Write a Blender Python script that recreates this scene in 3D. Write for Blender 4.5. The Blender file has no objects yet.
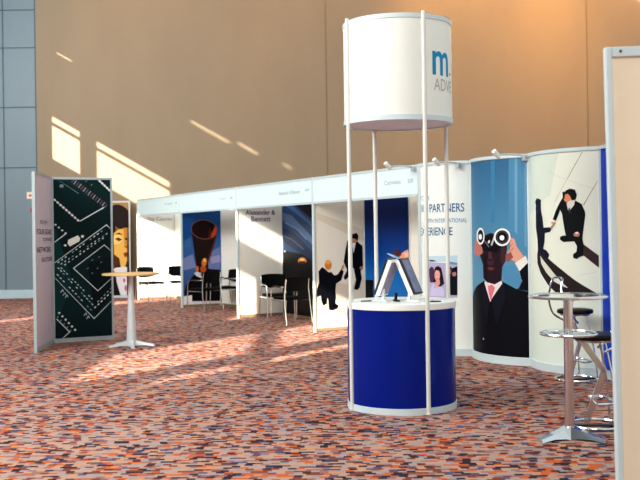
import bpy, bmesh, math, random
from mathutils import Vector, Matrix
from mathutils.geometry import tessellate_polygon
R = math.radians
PI = math.pi
random.seed(7)
scene = bpy.context.scene
COL = scene.collection

WORLD = 0.75
SUN = 17.0
# ------------------------------------------------------------------ materials
def lin(c):
    def f(v):
        v /= 255.0
        return v / 12.92 if v <= 0.04045 else ((v + 0.055) / 1.055) ** 2.4
    return (f(c[0]), f(c[1]), f(c[2]), 1.0)

class NT:
    def __init__(s, name):
        s.m = bpy.data.materials.new(name)
        s.m.use_nodes = True
        s.n = s.m.node_tree.nodes
        s.l = s.m.node_tree.links
        s.n.clear()
        s.out = s.n.new('ShaderNodeOutputMaterial')
        s.b = s.n.new('ShaderNodeBsdfPrincipled')
        s.l.new(s.b.outputs[0], s.out.inputs[0])
    def add(s, t, **kw):
        n = s.n.new(t)
        for k, v in kw.items():
            setattr(n, k, v)
        return n
    def link(s, a, b):
        s.l.new(a, b)
    def math(s, op, a, b=None):
        n = s.n.new('ShaderNodeMath'); n.operation = op
        for i, v in enumerate((a, b)):
            if v is None: continue
            if isinstance(v, (int, float)): n.inputs[i].default_value = v
            else: s.l.new(v, n.inputs[i])
        return n.outputs[0]

def simple(name, rgb, rough=0.5, metal=0.0, noise=0.04, scale=6.0, trans=0.0, spec=0.5, bump=0.0, emit=0.0):
    """painted / plastic / metal surface with a faint procedural variation"""
    t = NT(name)
    c = lin(rgb)
    tc = t.add('ShaderNodeTexCoord')
    nz = t.add('ShaderNodeTexNoise'); nz.inputs['Scale'].default_value = scale; nz.inputs['Detail'].default_value = 3
    t.link(tc.outputs['Object'], nz.inputs['Vector'])
    rp = t.add('ShaderNodeValToRGB')
    rp.color_ramp.elements[0].position = 0.3; rp.color_ramp.elements[1].position = 0.7
    rp.color_ramp.elements[0].color = tuple(max(0, v * (1 - noise)) for v in c[:3]) + (1,)
    rp.color_ramp.elements[1].color = tuple(min(1, v * (1 + noise)) for v in c[:3]) + (1,)
    t.link(nz.outputs['Fac'], rp.inputs['Fac'])
    t.link(rp.outputs['Color'], t.b.inputs['Base Color'])
    t.b.inputs['Roughness'].default_value = rough
    t.b.inputs['Metallic'].default_value = metal
    t.b.inputs['Transmission Weight'].default_value = trans
    t.b.inputs['Specular IOR Level'].default_value = spec
    if bump:
        b = t.add('ShaderNodeBump'); b.inputs['Strength'].default_value = bump; b.inputs['Distance'].default_value = 0.01
        t.link(nz.outputs['Fac'], b.inputs['Height']); t.link(b.outputs[0], t.b.inputs['Normal'])
    return t.m

def carpet_mat():
    t = NT('carpet_weave')
    tc = t.add('ShaderNodeTexCoord')
    sp = t.add('ShaderNodeSeparateXYZ')
    t.link(tc.outputs['Object'], sp.inputs[0])
    def layer(w, h, seed):
        row = t.math('FLOOR', t.math('DIVIDE', sp.outputs[1], h))
        wn = t.add('ShaderNodeTexWhiteNoise'); wn.noise_dimensions = '2D'
        cb = t.add('ShaderNodeCombineXYZ'); t.link(row, cb.inputs[0]); cb.inputs[1].default_value = seed
        t.link(cb.outputs[0], wn.inputs['Vector'])
        col = t.math('FLOOR', t.math('ADD', t.math('DIVIDE', sp.outputs[0], w), t.math('MULTIPLY', wn.outputs['Value'], 7.0)))
        wn2 = t.add('ShaderNodeTexWhiteNoise'); wn2.noise_dimensions = '3D'
        cb2 = t.add('ShaderNodeCombineXYZ'); t.link(col, cb2.inputs[0]); t.link(row, cb2.inputs[1]); cb2.inputs[2].default_value = seed
        t.link(cb2.outputs[0], wn2.inputs['Vector'])
        return wn2.outputs['Value']
    v = layer(CARPET_W, CARPET_H, 1.3)
    rp = t.add('ShaderNodeValToRGB'); rp.color_ramp.interpolation = 'CONSTANT'
    stops = CARPET
    els = rp.color_ramp.elements
    while len(els) < len(stops): els.new(0.5)
    pos = 0.0
    for e, (frac, c) in zip(els, stops):
        e.position = min(pos, 1.0); e.color = lin(c); pos += frac
    t.link(v, rp.inputs['Fac'])
    # soft large patches
    nz = t.add('ShaderNodeTexNoise'); nz.inputs['Scale'].default_value = 0.35
    t.link(tc.outputs['Object'], nz.inputs['Vector'])
    mx = t.add('ShaderNodeMix'); mx.data_type = 'RGBA'; mx.blend_type = 'MULTIPLY'
    mr = t.add('ShaderNodeMapRange'); mr.inputs['To Min'].default_value = 0.9; mr.inputs['To Max'].default_value = 1.08
    t.link(nz.outputs['Fac'], mr.inputs['Value'])
    mx.inputs['Factor'].default_value = 1.0
    t.link(rp.outputs['Color'], mx.inputs['A']); t.link(mr.outputs['Result'], mx.inputs['B'])
    t.link(mx.outputs['Result'], t.b.inputs['Base Color'])
    t.b.inputs['Roughness'].default_value = 0.95
    t.b.inputs['Specular IOR Level'].default_value = 0.1
    n2 = t.add('ShaderNodeTexNoise'); n2.inputs['Scale'].default_value = 220
    t.link(tc.outputs['Object'], n2.inputs['Vector'])
    b = t.add('ShaderNodeBump'); b.inputs['Strength'].default_value = 0.25; b.inputs['Distance'].default_value = 0.004
    t.link(n2.outputs['Fac'], b.inputs['Height']); t.link(b.outputs[0], t.b.inputs['Normal'])
    return t.m

def print_mat():
    t = NT('printed_graphic')
    a = t.add('ShaderNodeVertexColor'); a.layer_name = 'ink'
    t.link(a.outputs['Color'], t.b.inputs['Base Color'])
    t.b.inputs['Roughness'].default_value = 0.5
    t.b.inputs['Specular IOR Level'].default_value = 0.12
    return t.m

def wall_mat(name, rgb, rough, plaster=0.05):
    """wall coating with fine vertical streaks"""
    t = NT(name)
    tc = t.add('ShaderNodeTexCoord')
    mp = t.add('ShaderNodeMapping'); mp.inputs['Scale'].default_value = (0.6, 0.6, 0.18)
    t.link(tc.outputs['Object'], mp.inputs[0])
    nz = t.add('ShaderNodeTexNoise'); nz.inputs['Scale'].default_value = 2.2; nz.inputs['Detail'].default_value = 6
    t.link(mp.outputs[0], nz.inputs['Vector'])
    rp = t.add('ShaderNodeValToRGB'); c = lin(rgb)
    rp.color_ramp.elements[0].position = 0.25; rp.color_ramp.elements[1].position = 0.75
    rp.color_ramp.elements[0].color = tuple(v * (1 - plaster) for v in c[:3]) + (1,)
    rp.color_ramp.elements[1].color = tuple(v * (1 + plaster) for v in c[:3]) + (1,)
    t.link(nz.outputs['Fac'], rp.inputs['Fac'])
    t.link(rp.outputs['Color'], t.b.inputs['Base Color'])
    t.b.inputs['Roughness'].default_value = rough
    t.b.inputs['Specular IOR Level'].default_value = 0.25
    return t.m

CARPET_W, CARPET_H = 0.058, 0.040
CARPET = [(0.28, (178, 143, 127)), (0.12, (190, 98, 60)), (0.14, (156, 138, 136)), (0.13, (126, 70, 58)),
          (0.13, (58, 46, 56)), (0.12, (148, 108, 102)), (0.05, (88, 84, 112)), (0.03, (194, 136, 100))]
M = dict(
    carpet=carpet_mat(), ink=print_mat(),
    beige=wall_mat('beige_plaster', (152, 134, 114), 0.8),
    beige_joint=simple('beige_joint_line', (136, 116, 92), 0.8),  # darker beige of the wall joints and booth bottom rails
    grey=wall_mat('grey_metal_cladding', (128, 140, 148), 0.45),
    grey_joint=simple('dark_cladding_joint', (84, 96, 106), 0.7),
    skirting=simple('pale_skirting', (188, 204, 212), 0.5),
    white=simple('white_laminate', (238, 238, 232), 0.38, noise=0.02),
    cream=simple('cream_board', (236, 230, 218), 0.5, noise=0.02),
    mauve=simple('pale_mauve_board', (206, 190, 200), 0.55, noise=0.03),
    fascia=simple('cool_white_fascia', (226, 242, 242), 0.4, noise=0.015),
    drum=simple('translucent_white_drum', (230, 230, 221), 0.45, noise=0.01),
    under=simple('drum_underside', (228, 226, 236), 0.6),
    alu=simple('satin_aluminium', (206, 210, 212), 0.38, 0.75, noise=0.03),
    alu_white=simple('pale_anodised_aluminium', (200, 211, 213), 0.4, 0.0, noise=0.02),
    alu_matt=simple('matt_aluminium', (176, 184, 186), 0.45, 0.3, noise=0.03),
    pole=simple('white_painted_pole', (214, 212, 205), 0.4, noise=0.02),
    chrome=simple('chrome', (226, 228, 230), 0.18, 1.0, noise=0.02),
    blue=simple('royal_blue_gloss', (0, 32, 126), 0.25, noise=0.03, spec=0.25),
    black=simple('black_fabric', (10, 10, 12), 0.8, noise=0.2, scale=60, spec=0.15),
    black_gloss=simple('black_vinyl', (12, 10, 10), 0.35, noise=0.1, spec=0.3),
    dark=simple('dark_trim', (40, 40, 46), 0.4),
    beech=simple('beech_laminate', (226, 184, 126), 0.4, noise=0.08, scale=3),
    column=simple('silver_grey_paint', (206, 210, 212), 0.35, 0.25),
    glass=simple('clear_glass', (235, 245, 245), 0.05, 0.0, trans=0.95, noise=0.0),
    foggy=simple('frosted_shelf', (190, 204, 200), 0.3, 0.0, noise=0.03),
    slate=simple('slate_grey_gloss_print', (120, 130, 164), 0.18, noise=0.12, scale=14),
    bluewall=simple('blue_panel_laminate', (8, 62, 184), 0.5, noise=0.03, spec=0.2),
    lilac=simple('lilac_grey_print', (150, 138, 166), 0.4, noise=0.1),
    warm=simple('warm_cream_board', (234, 216, 190), 0.55, noise=0.02),
    red=simple('signal_red', (196, 60, 60), 0.5),
    notice=simple('notice_cream', (236, 214, 196), 0.6),
    lens=simple('lamp_lens', (250, 244, 226), 0.3),
    blind=simple('window_frame_grey', (150, 152, 156), 0.5),
)

# ------------------------------------------------------------------ mesh helpers
def add_box(bm, c, s, rot=None, bevel=0.0):
    r = bmesh.ops.create_cube(bm, size=1.0)
    vs = r['verts']
    mt = Matrix.Translation(Vector(c)) @ ((rot.to_4x4() if rot is not None else Matrix.Identity(4))) @ Matrix.Diagonal((s[0], s[1], s[2], 1))
    bmesh.ops.transform(bm, matrix=mt, verts=vs)
    if bevel:
        es = list({e for v in vs for e in v.link_edges})
        bmesh.ops.bevel(bm, geom=es, offset=bevel, segments=2, affect='EDGES', profile=0.5)

def add_lathe(bm, prof, seg=32, center=(0, 0, 0), cap=True, a0=0.0, a1=2 * PI):
    full = abs(a1 - a0 - 2 * PI) < 1e-6
    n = seg if full else seg + 1
    rings = []
    for (r, z) in prof:
        if r < 1e-6:
            rings.append([bm.verts.new((center[0], center[1], center[2] + z))])
        else:
            rings.append([bm.verts.new((center[0] + r * math.cos(a0 + (a1 - a0) * i / seg), center[1] + r * math.sin(a0 + (a1 - a0) * i / seg), center[2] + z)) for i in range(n)])
    for A, B in zip(rings, rings[1:]):
        m = seg
        for i in range(m):
            j = (i + 1) % n
            if len(A) == 1 and len(B) == 1: continue
            if len(A) == 1: bm.faces.new((A[0], B[j], B[i]))
            elif len(B) == 1: bm.faces.new((A[i], A[j], B[0]))
            else: bm.faces.new((A[i], A[j], B[j], B[i]))
    return rings

def add_tube(bm, pts, r, seg=10, closed=False, cap=True):
    pts = [Vector(p) for p in pts]
    n = len(pts)
    rad = r if isinstance(r, (list, tuple)) else [r] * n
    up = None
    rings = []
    for i, p in enumerate(pts):
        if closed: t = (pts[(i + 1) % n] - pts[i - 1]).normalized()
        else: t = (pts[min(i + 1, n - 1)] - pts[max(i - 1, 0)]).normalized()
        if up is None:
            up = Vector((0, 0, 1)) if abs(t.z) < 0.9 else Vector((1, 0, 0))
        a = (up - t * up.dot(t)).normalized(); up = a
        b = t.cross(a)
        rings.append([bm.verts.new(p + a * rad[i] * math.cos(2 * PI * k / seg) + b * rad[i] * math.sin(2 * PI * k / seg)) for k in range(seg)])
    m = n if closed else n - 1
    for i in range(m):
        A, B = rings[i], rings[(i + 1) % n]
        for k in range(seg):
            bm.faces.new((A[k], A[(k + 1) % seg], B[(k + 1) % seg], B[k]))
    if not closed and cap:
        bm.faces.new(rings[0][::-1]); bm.faces.new(rings[-1])

def add_ring(bm, rad, r, z=0, seg=40, c=(0, 0), tseg=8):
    add_tube(bm, [(c[0] + rad * math.cos(2 * PI * i / seg), c[1] + rad * math.sin(2 * PI * i / seg), z) for i in range(seg)], r, tseg, closed=True)

def smooth_path(pts, n=6):
    """Catmull-Rom through the points"""
    P = [Vector(p) for p in pts]; out = []
    for i in range(len(P) - 1):
        p0 = P[max(i - 1, 0)]; p1 = P[i]; p2 = P[i + 1]; p3 = P[min(i + 2, len(P) - 1)]
        for k in range(n):
            t = k / n
            out.append(0.5 * ((2 * p1) + (p2 - p0) * t + (2 * p0 - 5 * p1 + 4 * p2 - p3) * t * t + (3 * p1 - p0 - 3 * p2 + p3) * t ** 3))
    out.append(P[-1])
    return out

def build(name, bm, mat, parent=None, smooth=False, loc=None, recalc=True):
    if recalc: bmesh.ops.recalc_face_normals(bm, faces=bm.faces[:])
    me = bpy.data.meshes.new(name)
    bm.to_mesh(me); bm.free()
    for p in me.polygons: p.use_smooth = smooth
    if smooth:
        try: me.set_sharp_from_angle(angle=R(38))
        except Exception: pass
    me.materials.append(M[mat] if isinstance(mat, str) else mat)
    o = bpy.data.objects.new(name, me); COL.objects.link(o)
    if parent is not None: o.parent = parent
    if loc: o.location = loc
    return o

def thing(name, label, cat, loc=(0, 0, 0), rz=0.0, group=None):
    o = bpy.data.objects.new(name, None); COL.objects.link(o)
    o.empty_display_size = 0.1
    o.location = loc; o.rotation_euler = (0, 0, rz)
    o['label'] = label; o['category'] = cat
    if group: o['group'] = group
    return o

def tag(o, label, cat, group=None):
    o['label'] = label; o['category'] = cat
    if group: o['group'] = group
    return o

def struct(name, bm, mat, smooth=False, loc=None):
    o = build(name, bm, mat, None, smooth, loc); o['kind'] = 'structure'; return o

def dup(root, loc, rz, label, group=None):
    r = root.copy(); COL.objects.link(r); r.location = loc; r.rotation_euler = (0, 0, rz); r['label'] = label
    if group: r['group'] = group
    for ch in list(root.children):
        c = ch.copy(); COL.objects.link(c); c.parent = r
        for g in list(ch.children):
            d = g.copy(); COL.objects.link(d); d.parent = c
    return r

# ------------------------------------------------------------------ panel surfaces (local x along the panel, -y = printed side)
class Surf:
    def __init__(s, w, sag=0.0, chord=None, cyl=None):
        s.w, s.sag, s.c, s.cyl = w, sag, chord, cyl
        if sag:
            s.r = (chord * chord / 4 + sag * sag) / (2 * sag); s.a = math.asin(chord / 2 / s.r); s.w = 2 * s.a * s.r
        s.curved = bool(sag or cyl)
    def at(s, u, v, off=0.0):
        if s.cyl:
            a = -PI + u / s.cyl; return Vector(((s.cyl + off) * math.cos(a), (s.cyl + off) * math.sin(a), v))
        if s.sag:
            t = -s.a + u / s.r
            return Vector((s.c / 2 + (s.r + off) * math.sin(t), -((s.r + off) * math.cos(t) - (s.r - s.sag)), v))
        return Vector((u, -off, v))
    def breaks(s):
        if not s.curved: return []
        n = max(8, int(s.w / 0.06)); return [s.w * i / n for i in range(1, n)]

def flat_cut(bm, us, vs=()):
    for u in us:
        bmesh.ops.bisect_plane(bm, geom=bm.verts[:] + bm.edges[:] + bm.faces[:], plane_co=(u, 0, 0), plane_no=(1, 0, 0), dist=1e-6)
    for v in vs:
        bmesh.ops.bisect_plane(bm, geom=bm.verts[:] + bm.edges[:] + bm.faces[:], plane_co=(0, v, 0), plane_no=(0, 1, 0), dist=1e-6)

def poster(name, surf, u0, u1, v0, v1, grad, art, parent, base=0.002, label=None):
    """printed graphic: a graded sheet plus flat ink shapes, one mesh with a colour attribute.
       grad: [(v_fraction, rgb), ...] bottom to top"""
    verts = []; faces = []; cols = []
    def gcol(v):
        f = (v - v0) / (v1 - v0)
        for (a, ca), (b, cb) in zip(grad, grad[1:]):
            if f <= b or b == grad[-1][0]:
                t = min(max((f - a) / (b - a), 0), 1)
                return tuple(ca[i] + (cb[i] - ca[i]) * t for i in range(3))
    def emit(pts, tris_bm, off, colf):
        base_i = len(verts)
        tris_bm.verts.index_update()
        for vt in tris_bm.verts: verts.append(surf.at(vt.co.x, vt.co.y, off))
        uv = [(vt.co.x, vt.co.y) for vt in tris_bm.verts]
        for f in tris_bm.faces:
            idx = [vv.index for vv in f.verts]
            # face the printed side outward
            ar = sum(uv[idx[i]][0] * uv[idx[(i + 1) % len(idx)]][1] - uv[idx[(i + 1) % len(idx)]][0] * uv[idx[i]][1] for i in range(len(idx)))
            if ar < 0: idx = idx[::-1]
            faces.append([base_i + i for i in idx])
            cols.append([colf(uv[i][1]) for i in idx])
    br = [u for u in surf.breaks() if u0 < u < u1]
    b = bmesh.new()
    q = [b.verts.new((x, y, 0)) for x, y in ((u0, v0), (u1, v0), (u1, v1), (u0, v1))]
    b.faces.new(q)
    flat_cut(b, br, [v0 + (v1 - v0) * i / 24 for i in range(1, 24)])
    emit(None, b, base, gcol); b.free()
    for op in art:
        if op[0] != 'p': continue
        _, lay, pts, c = op
        pts = [(min(max(x, u0), u1), min(max(y, v0), v1)) for x, y in pts]
        pp = []
        for p in pts:
            if not pp or (abs(p[0] - pp[-1][0]) + abs(p[1] - pp[-1][1])) > 1e-5: pp.append(p)
        if len(pp) < 3: continue
        tri = tessellate_polygon([[Vector((x, y, 0)) for x, y in pp]])
        if not tri: continue
        b = bmesh.new()
        vs = [b.verts.new((x, y, 0)) for x, y in pp]
        for t in tri:
            try: b.faces.new([vs[i] for i in t])
            except ValueError: pass
        lo, hi = min(p[0] for p in pp), max(p[0] for p in pp)
        flat_cut(b, [u for u in br if lo < u < hi])
        emit(None, b, base + 0.0004 * lay, lambda v, c=c: c); b.free()
    me = bpy.data.meshes.new(name)
    me.from_pydata([tuple(v) for v in verts], [], faces)
    at = me.color_attributes.new('ink', 'FLOAT_COLOR', 'CORNER')
    k = 0
    for cf in cols:
        for c in cf:
            at.data[k].color = lin(c); k += 1
    me.materials.append(M['ink'])
    if surf.curved:
        for p in me.polygons: p.use_smooth = True
    o = bpy.data.objects.new(name, me); COL.objects.link(o); o.parent = parent
    if label: o['label'] = label
    return o

def text_shape(body, bold):
    cu = bpy.data.curves.new('lettering', 'FONT'); cu.body = body; cu.size = 1.0; cu.offset = bold * 0.03
    cu.resolution_u = 3
    o = bpy.data.objects.new('lettering', cu); COL.objects.link(o)
    bpy.context.view_layer.update()
    ev = o.evaluated_get(bpy.context.evaluated_depsgraph_get())
    me = ev.to_mesh()
    b = bmesh.new(); b.from_mesh(me)
    ev.to_mesh_clear()
    bpy.data.objects.remove(o); bpy.data.curves.remove(cu)
    return b

def lettering(surf, art, parent, off=0.03):
    """each line of writing is a flat ink part on the panel surface"""
    for op in art:
        if op[0] != 't': continue
        _, body, u0, v0, u1, v1, c, bold = op
        b = text_shape(body, bold)
        xs = [v.co.x for v in b.verts]; ys = [v.co.y for v in b.verts]
        x0, x1, y0, y1 = min(xs), max(xs), min(ys), max(ys)
        for v in b.verts:
            v.co.x = u0 + (v.co.x - x0) / (x1 - x0) * (u1 - u0)
            v.co.y = v0 + (v.co.y - y0) / (y1 - y0) * (v1 - v0); v.co.z = 0
        flat_cut(b, [u for u in surf.breaks() if u0 < u < u1])
        for v in b.verts: v.co = surf.at(v.co.x, v.co.y, off)
        me = bpy.data.meshes.new('lettering'); b.to_mesh(me); b.free()
        at = me.color_attributes.new('ink', 'FLOAT_COLOR', 'CORNER')
        for k in range(len(me.loops)): at.data[k].color = lin(c)
        me.materials.append(M['ink'])
        o = bpy.data.objects.new('lettering', me); COL.objects.link(o); o.parent = parent

ART = {
 'circuit': [
  ('p',1,[(0.045,1.758),(0.301,0.901),(0.024,0.233)],(14,58,62)),
  ('p',1,[(0.531,1.179),(0.907,1.285),(0.899,0.706),(0.634,0.371)],(6,26,30)),
  ('p',1,[(0.323,2.485),(0.921,2.492),(0.92,2.185),(0.773,2.069)],(9,40,40)),
  ('p',2,[(0.921,1.717),(0.825,1.782),(0.818,1.772),(0.921,1.706)],(214,222,220)),
  ('p',2,[(0.828,1.782),(0.018,1.212),(0.025,1.201),(0.835,1.772)],(214,222,220)),
  ('p',2,[(0.015,0.979),(0.616,0.329),(0.625,0.337),(0.023,0.987)],(214,222,220)),
  ('p',2,[(0.616,0.329),(0.918,0.588),(0.909,0.598),(0.607,0.338)],(214,222,220)),
  ('p',2,[(0.921,1.38),(0.786,1.47),(0.779,1.46),(0.916,1.37)],(214,222,220)),
  ('p',2,[(0.789,1.47),(0.307,1.118),(0.314,1.109),(0.795,1.46)],(214,222,220)),
  ('p',2,[(0.307,1.117),(0.68,0.752),(0.688,0.761),(0.315,1.125)],(214,222,220)),
  ('p',2,[(0.679,0.753),(0.916,0.936),(0.909,0.945),(0.672,0.762)],(214,222,220)),
  ('p',2,[(0.424,1.824),(0.829,2.054),(0.822,2.067),(0.416,1.837)],(214,222,220)),
  ('p',2,[(0.095,2.481),(0.405,2.253),(0.408,2.258),(0.099,2.486)],(150,165,165)),
  ('p',3,[(0.085,1.198),(0.11,1.218),(0.101,1.23),(0.076,1.21)],(214,222,220)),
  ('p',3,[(0.139,1.235),(0.163,1.256),(0.154,1.267),(0.13,1.247)],(214,222,220)),
  ('p',3,[(0.192,1.273),(0.217,1.293),(0.208,1.305),(0.183,1.284)],(214,222,220)),
  ('p',3,[(0.3,1.348),(0.326,1.369),(0.316,1.38),(0.291,1.36)],(150,165,165)),
  ('p',3,[(0.354,1.386),(0.38,1.407),(0.37,1.418),(0.345,1.398)],(214,222,220)),
  ('p',3,[(0.409,1.424),(0.434,1.445),(0.425,1.456),(0.4,1.436)],(214,222,220)),
  ('p',3,[(0.463,1.462),(0.489,1.483),(0.479,1.494),(0.454,1.474)],(214,222,220)),
  ('p',3,[(0.573,1.539),(0.598,1.56),(0.589,1.571),(0.564,1.551)],(150,165,165)),
  ('p',3,[(0.628,1.578),(0.654,1.598),(0.644,1.61),(0.619,1.589)],(214,222,220)),
  ('p',3,[(0.684,1.616),(0.709,1.637),(0.7,1.649),(0.674,1.628)],(214,222,220)),
  ('p',3,[(0.739,1.655),(0.765,1.676),(0.755,1.687),(0.73,1.667)],(150,165,165)),
  ('p',3,[(0.13,1.176),(0.152,1.194),(0.145,1.204),(0.122,1.186)],(214,222,220)),
  ('p',3,[(0.186,1.212),(0.209,1.231),(0.201,1.241),(0.178,1.222)],(214,222,220)),
  ('p',3,[(0.242,1.249),(0.265,1.267),(0.257,1.277),(0.235,1.258)],(214,222,220)),
  ('p',3,[(0.299,1.285),(0.322,1.304),(0.314,1.314),(0.291,1.295)],(150,165,165)),
  ('p',3,[(0.412,1.359),(0.436,1.378),(0.428,1.387),(0.405,1.368)],(214,222,220)),
  ('p',3,[(0.527,1.433),(0.55,1.452),(0.542,1.462),(0.519,1.442)],(150,165,165)),
  ('p',3,[(0.585,1.47),(0.608,1.489),(0.6,1.499),(0.577,1.48)],(214,222,220)),
  ('p',3,[(0.642,1.507),(0.666,1.526),(0.658,1.536),(0.635,1.517)],(214,222,220)),
  ('p',3,[(0.7,1.545),(0.724,1.564),(0.716,1.574),(0.692,1.555)],(214,222,220)),
  ('p',3,[(0.759,1.582),(0.783,1.602),(0.775,1.611),(0.751,1.592)],(150,165,165)),
  ('p',3,[(0.817,1.62),(0.841,1.639),(0.833,1.649),(0.809,1.63)],(214,222,220)),
  ('p',3,[(0.185,1.161),(0.209,1.181),(0.201,1.193),(0.176,1.173)],(214,222,220)),
  ('p',3,[(0.241,1.2),(0.266,1.22),(0.257,1.231),(0.232,1.211)],(214,222,220)),
  ('p',3,[(0.298,1.238),(0.323,1.258),(0.314,1.27),(0.289,1.25)],(150,165,165)),
  ('p',3,[(0.354,1.276),(0.38,1.297),(0.37,1.308),(0.345,1.288)],(214,222,220)),
  ('p',3,[(0.412,1.315),(0.437,1.335),(0.428,1.347),(0.402,1.327)],(214,222,220)),
  ('p',3,[(0.469,1.354),(0.494,1.374),(0.485,1.386),(0.459,1.366)],(214,222,220)),
  ('p',3,[(0.526,1.393),(0.552,1.413),(0.542,1.425),(0.517,1.404)],(214,222,220)),
  ('p',3,[(0.584,1.432),(0.609,1.452),(0.6,1.464),(0.574,1.444)],(150,165,165)),
  ('p',3,[(0.642,1.471),(0.667,1.492),(0.658,1.503),(0.632,1.483)],(214,222,220)),
  ('p',3,[(0.7,1.51),(0.725,1.531),(0.716,1.543),(0.69,1.522)],(150,165,165)),
  ('p',3,[(0.758,1.55),(0.784,1.571),(0.774,1.582),(0.748,1.562)],(214,222,220)),
  ('p',3,[(0.075,1.128),(0.099,1.107),(0.109,1.118),(0.084,1.139)],(214,222,220)),
  ('p',3,[(0.113,1.086),(0.137,1.064),(0.146,1.075),(0.122,1.097)],(214,222,220)),
  ('p',3,[(0.151,1.043),(0.175,1.021),(0.184,1.032),(0.16,1.054)],(150,165,165)),
  ('p',3,[(0.227,0.956),(0.251,0.935),(0.26,0.946),(0.236,0.967)],(150,165,165)),
  ('p',3,[(0.265,0.913),(0.289,0.891),(0.299,0.902),(0.275,0.924)],(214,222,220)),
  ('p',3,[(0.342,0.826),(0.366,0.804),(0.376,0.815),(0.351,0.837)],(214,222,220)),
  ('p',3,[(0.419,0.739),(0.443,0.717),(0.453,0.728),(0.428,0.75)],(150,165,165)),
  ('p',3,[(0.457,0.695),(0.482,0.673),(0.491,0.684),(0.467,0.706)],(214,222,220)),
  ('p',3,[(0.496,0.651),(0.521,0.629),(0.53,0.64),(0.506,0.662)],(214,222,220)),
  ('p',3,[(0.535,0.607),(0.56,0.585),(0.569,0.596),(0.544,0.618)],(150,165,165)),
  ('p',3,[(0.574,0.563),(0.598,0.541),(0.608,0.552),(0.584,0.574)],(214,222,220)),
  ('p',3,[(0.121,1.127),(0.144,1.107),(0.152,1.117),(0.129,1.137)],(214,222,220)),
  ('p',3,[(0.162,1.085),(0.184,1.065),(0.192,1.074),(0.169,1.094)],(214,222,220)),
  ('p',3,[(0.201,1.042),(0.224,1.022),(0.232,1.031),(0.209,1.051)],(214,222,220)),
  ('p',3,[(0.283,0.956),(0.305,0.935),(0.313,0.945),(0.291,0.965)],(214,222,220)),
  ('p',3,[(0.323,0.912),(0.346,0.892),(0.354,0.902),(0.331,0.922)],(214,222,220)),
  ('p',3,[(0.364,0.869),(0.386,0.849),(0.395,0.858),(0.372,0.879)],(214,222,220)),
  ('p',3,[(0.405,0.826),(0.428,0.805),(0.435,0.815),(0.413,0.835)],(214,222,220)),
  ('p',3,[(0.445,0.782),(0.469,0.762),(0.477,0.771),(0.454,0.792)],(214,222,220)),
  ('p',3,[(0.528,0.695),(0.551,0.674),(0.559,0.684),(0.536,0.704)],(214,222,220)),
  ('p',3,[(0.569,0.651),(0.592,0.631),(0.6,0.64),(0.577,0.661)],(214,222,220)),
  ('p',3,[(0.063,1.027),(0.087,1.005),(0.096,1.016),(0.072,1.038)],(214,222,220)),
  ('p',3,[(0.106,0.978),(0.13,0.957),(0.14,0.968),(0.115,0.989)],(214,222,220)),
  ('p',3,[(0.15,0.929),(0.174,0.908),(0.184,0.919),(0.16,0.94)],(214,222,220)),
  ('p',3,[(0.238,0.831),(0.262,0.809),(0.272,0.82),(0.248,0.842)],(214,222,220)),
  ('p',3,[(0.283,0.782),(0.307,0.76),(0.316,0.771),(0.292,0.793)],(214,222,220)),
  ('p',3,[(0.327,0.732),(0.351,0.711),(0.361,0.722),(0.336,0.744)],(214,222,220)),
  ('p',3,[(0.371,0.683),(0.396,0.661),(0.405,0.672),(0.38,0.694)],(150,165,165)),
  ('p',3,[(0.415,0.633),(0.44,0.611),(0.45,0.622),(0.425,0.644)],(214,222,220)),
  ('p',3,[(0.505,0.534),(0.529,0.511),(0.539,0.522),(0.515,0.545)],(150,165,165)),
  ('p',3,[(0.55,0.483),(0.574,0.461),(0.584,0.472),(0.56,0.494)],(150,165,165)),
  ('p',3,[(0.63,0.491),(0.654,0.514),(0.642,0.527),(0.618,0.504)],(214,222,220)),
  ('p',3,[(0.679,0.535),(0.703,0.558),(0.691,0.571),(0.667,0.548)],(214,222,220)),
  ('p',3,[(0.728,0.579),(0.752,0.602),(0.74,0.615),(0.716,0.592)],(214,222,220)),
  ('p',3,[(0.777,0.623),(0.801,0.646),(0.789,0.659),(0.765,0.636)],(214,222,220)),
  ('p',3,[(0.826,0.667),(0.851,0.69),(0.838,0.703),(0.814,0.68)],(214,222,220)),
  ('p',3,[(0.876,0.712),(0.9,0.735),(0.888,0.747),(0.864,0.724)],(214,222,220)),
  ('p',3,[(0.678,0.581),(0.701,0.604),(0.689,0.617),(0.665,0.594)],(150,165,165)),
  ('p',3,[(0.727,0.628),(0.751,0.651),(0.739,0.664),(0.715,0.641)],(150,165,165)),
  ('p',3,[(0.776,0.675),(0.801,0.698),(0.789,0.711),(0.765,0.688)],(150,165,165)),
  ('p',3,[(0.826,0.722),(0.851,0.745),(0.838,0.758),(0.814,0.735)],(150,165,165)),
  ('p',3,[(0.877,0.77),(0.901,0.793),(0.889,0.805),(0.864,0.782)],(150,165,165)),
  ('p',3,[(0.068,2.138),(0.055,2.133),(0.039,2.14),(0.03,2.154),(0.033,2.169),(0.046,2.174),(0.062,2.167),(0.071,2.153)],(225,222,220)),
  ('p',3,[(0.111,2.1),(0.097,2.095),(0.081,2.102),(0.072,2.116),(0.076,2.131),(0.088,2.136),(0.104,2.129),(0.114,2.114)],(225,222,220)),
  ('p',3,[(0.153,2.062),(0.139,2.057),(0.124,2.063),(0.115,2.078),(0.118,2.093),(0.131,2.098),(0.147,2.091),(0.156,2.076)],(225,222,220)),
  ('p',3,[(0.196,2.024),(0.182,2.018),(0.166,2.025),(0.157,2.04),(0.16,2.054),(0.174,2.06),(0.19,2.053),(0.199,2.038)],(225,222,220)),
  ('p',3,[(0.238,1.985),(0.225,1.98),(0.209,1.987),(0.2,2.002),(0.203,2.016),(0.216,2.021),(0.233,2.014),(0.241,1.999)],(225,222,220)),
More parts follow.
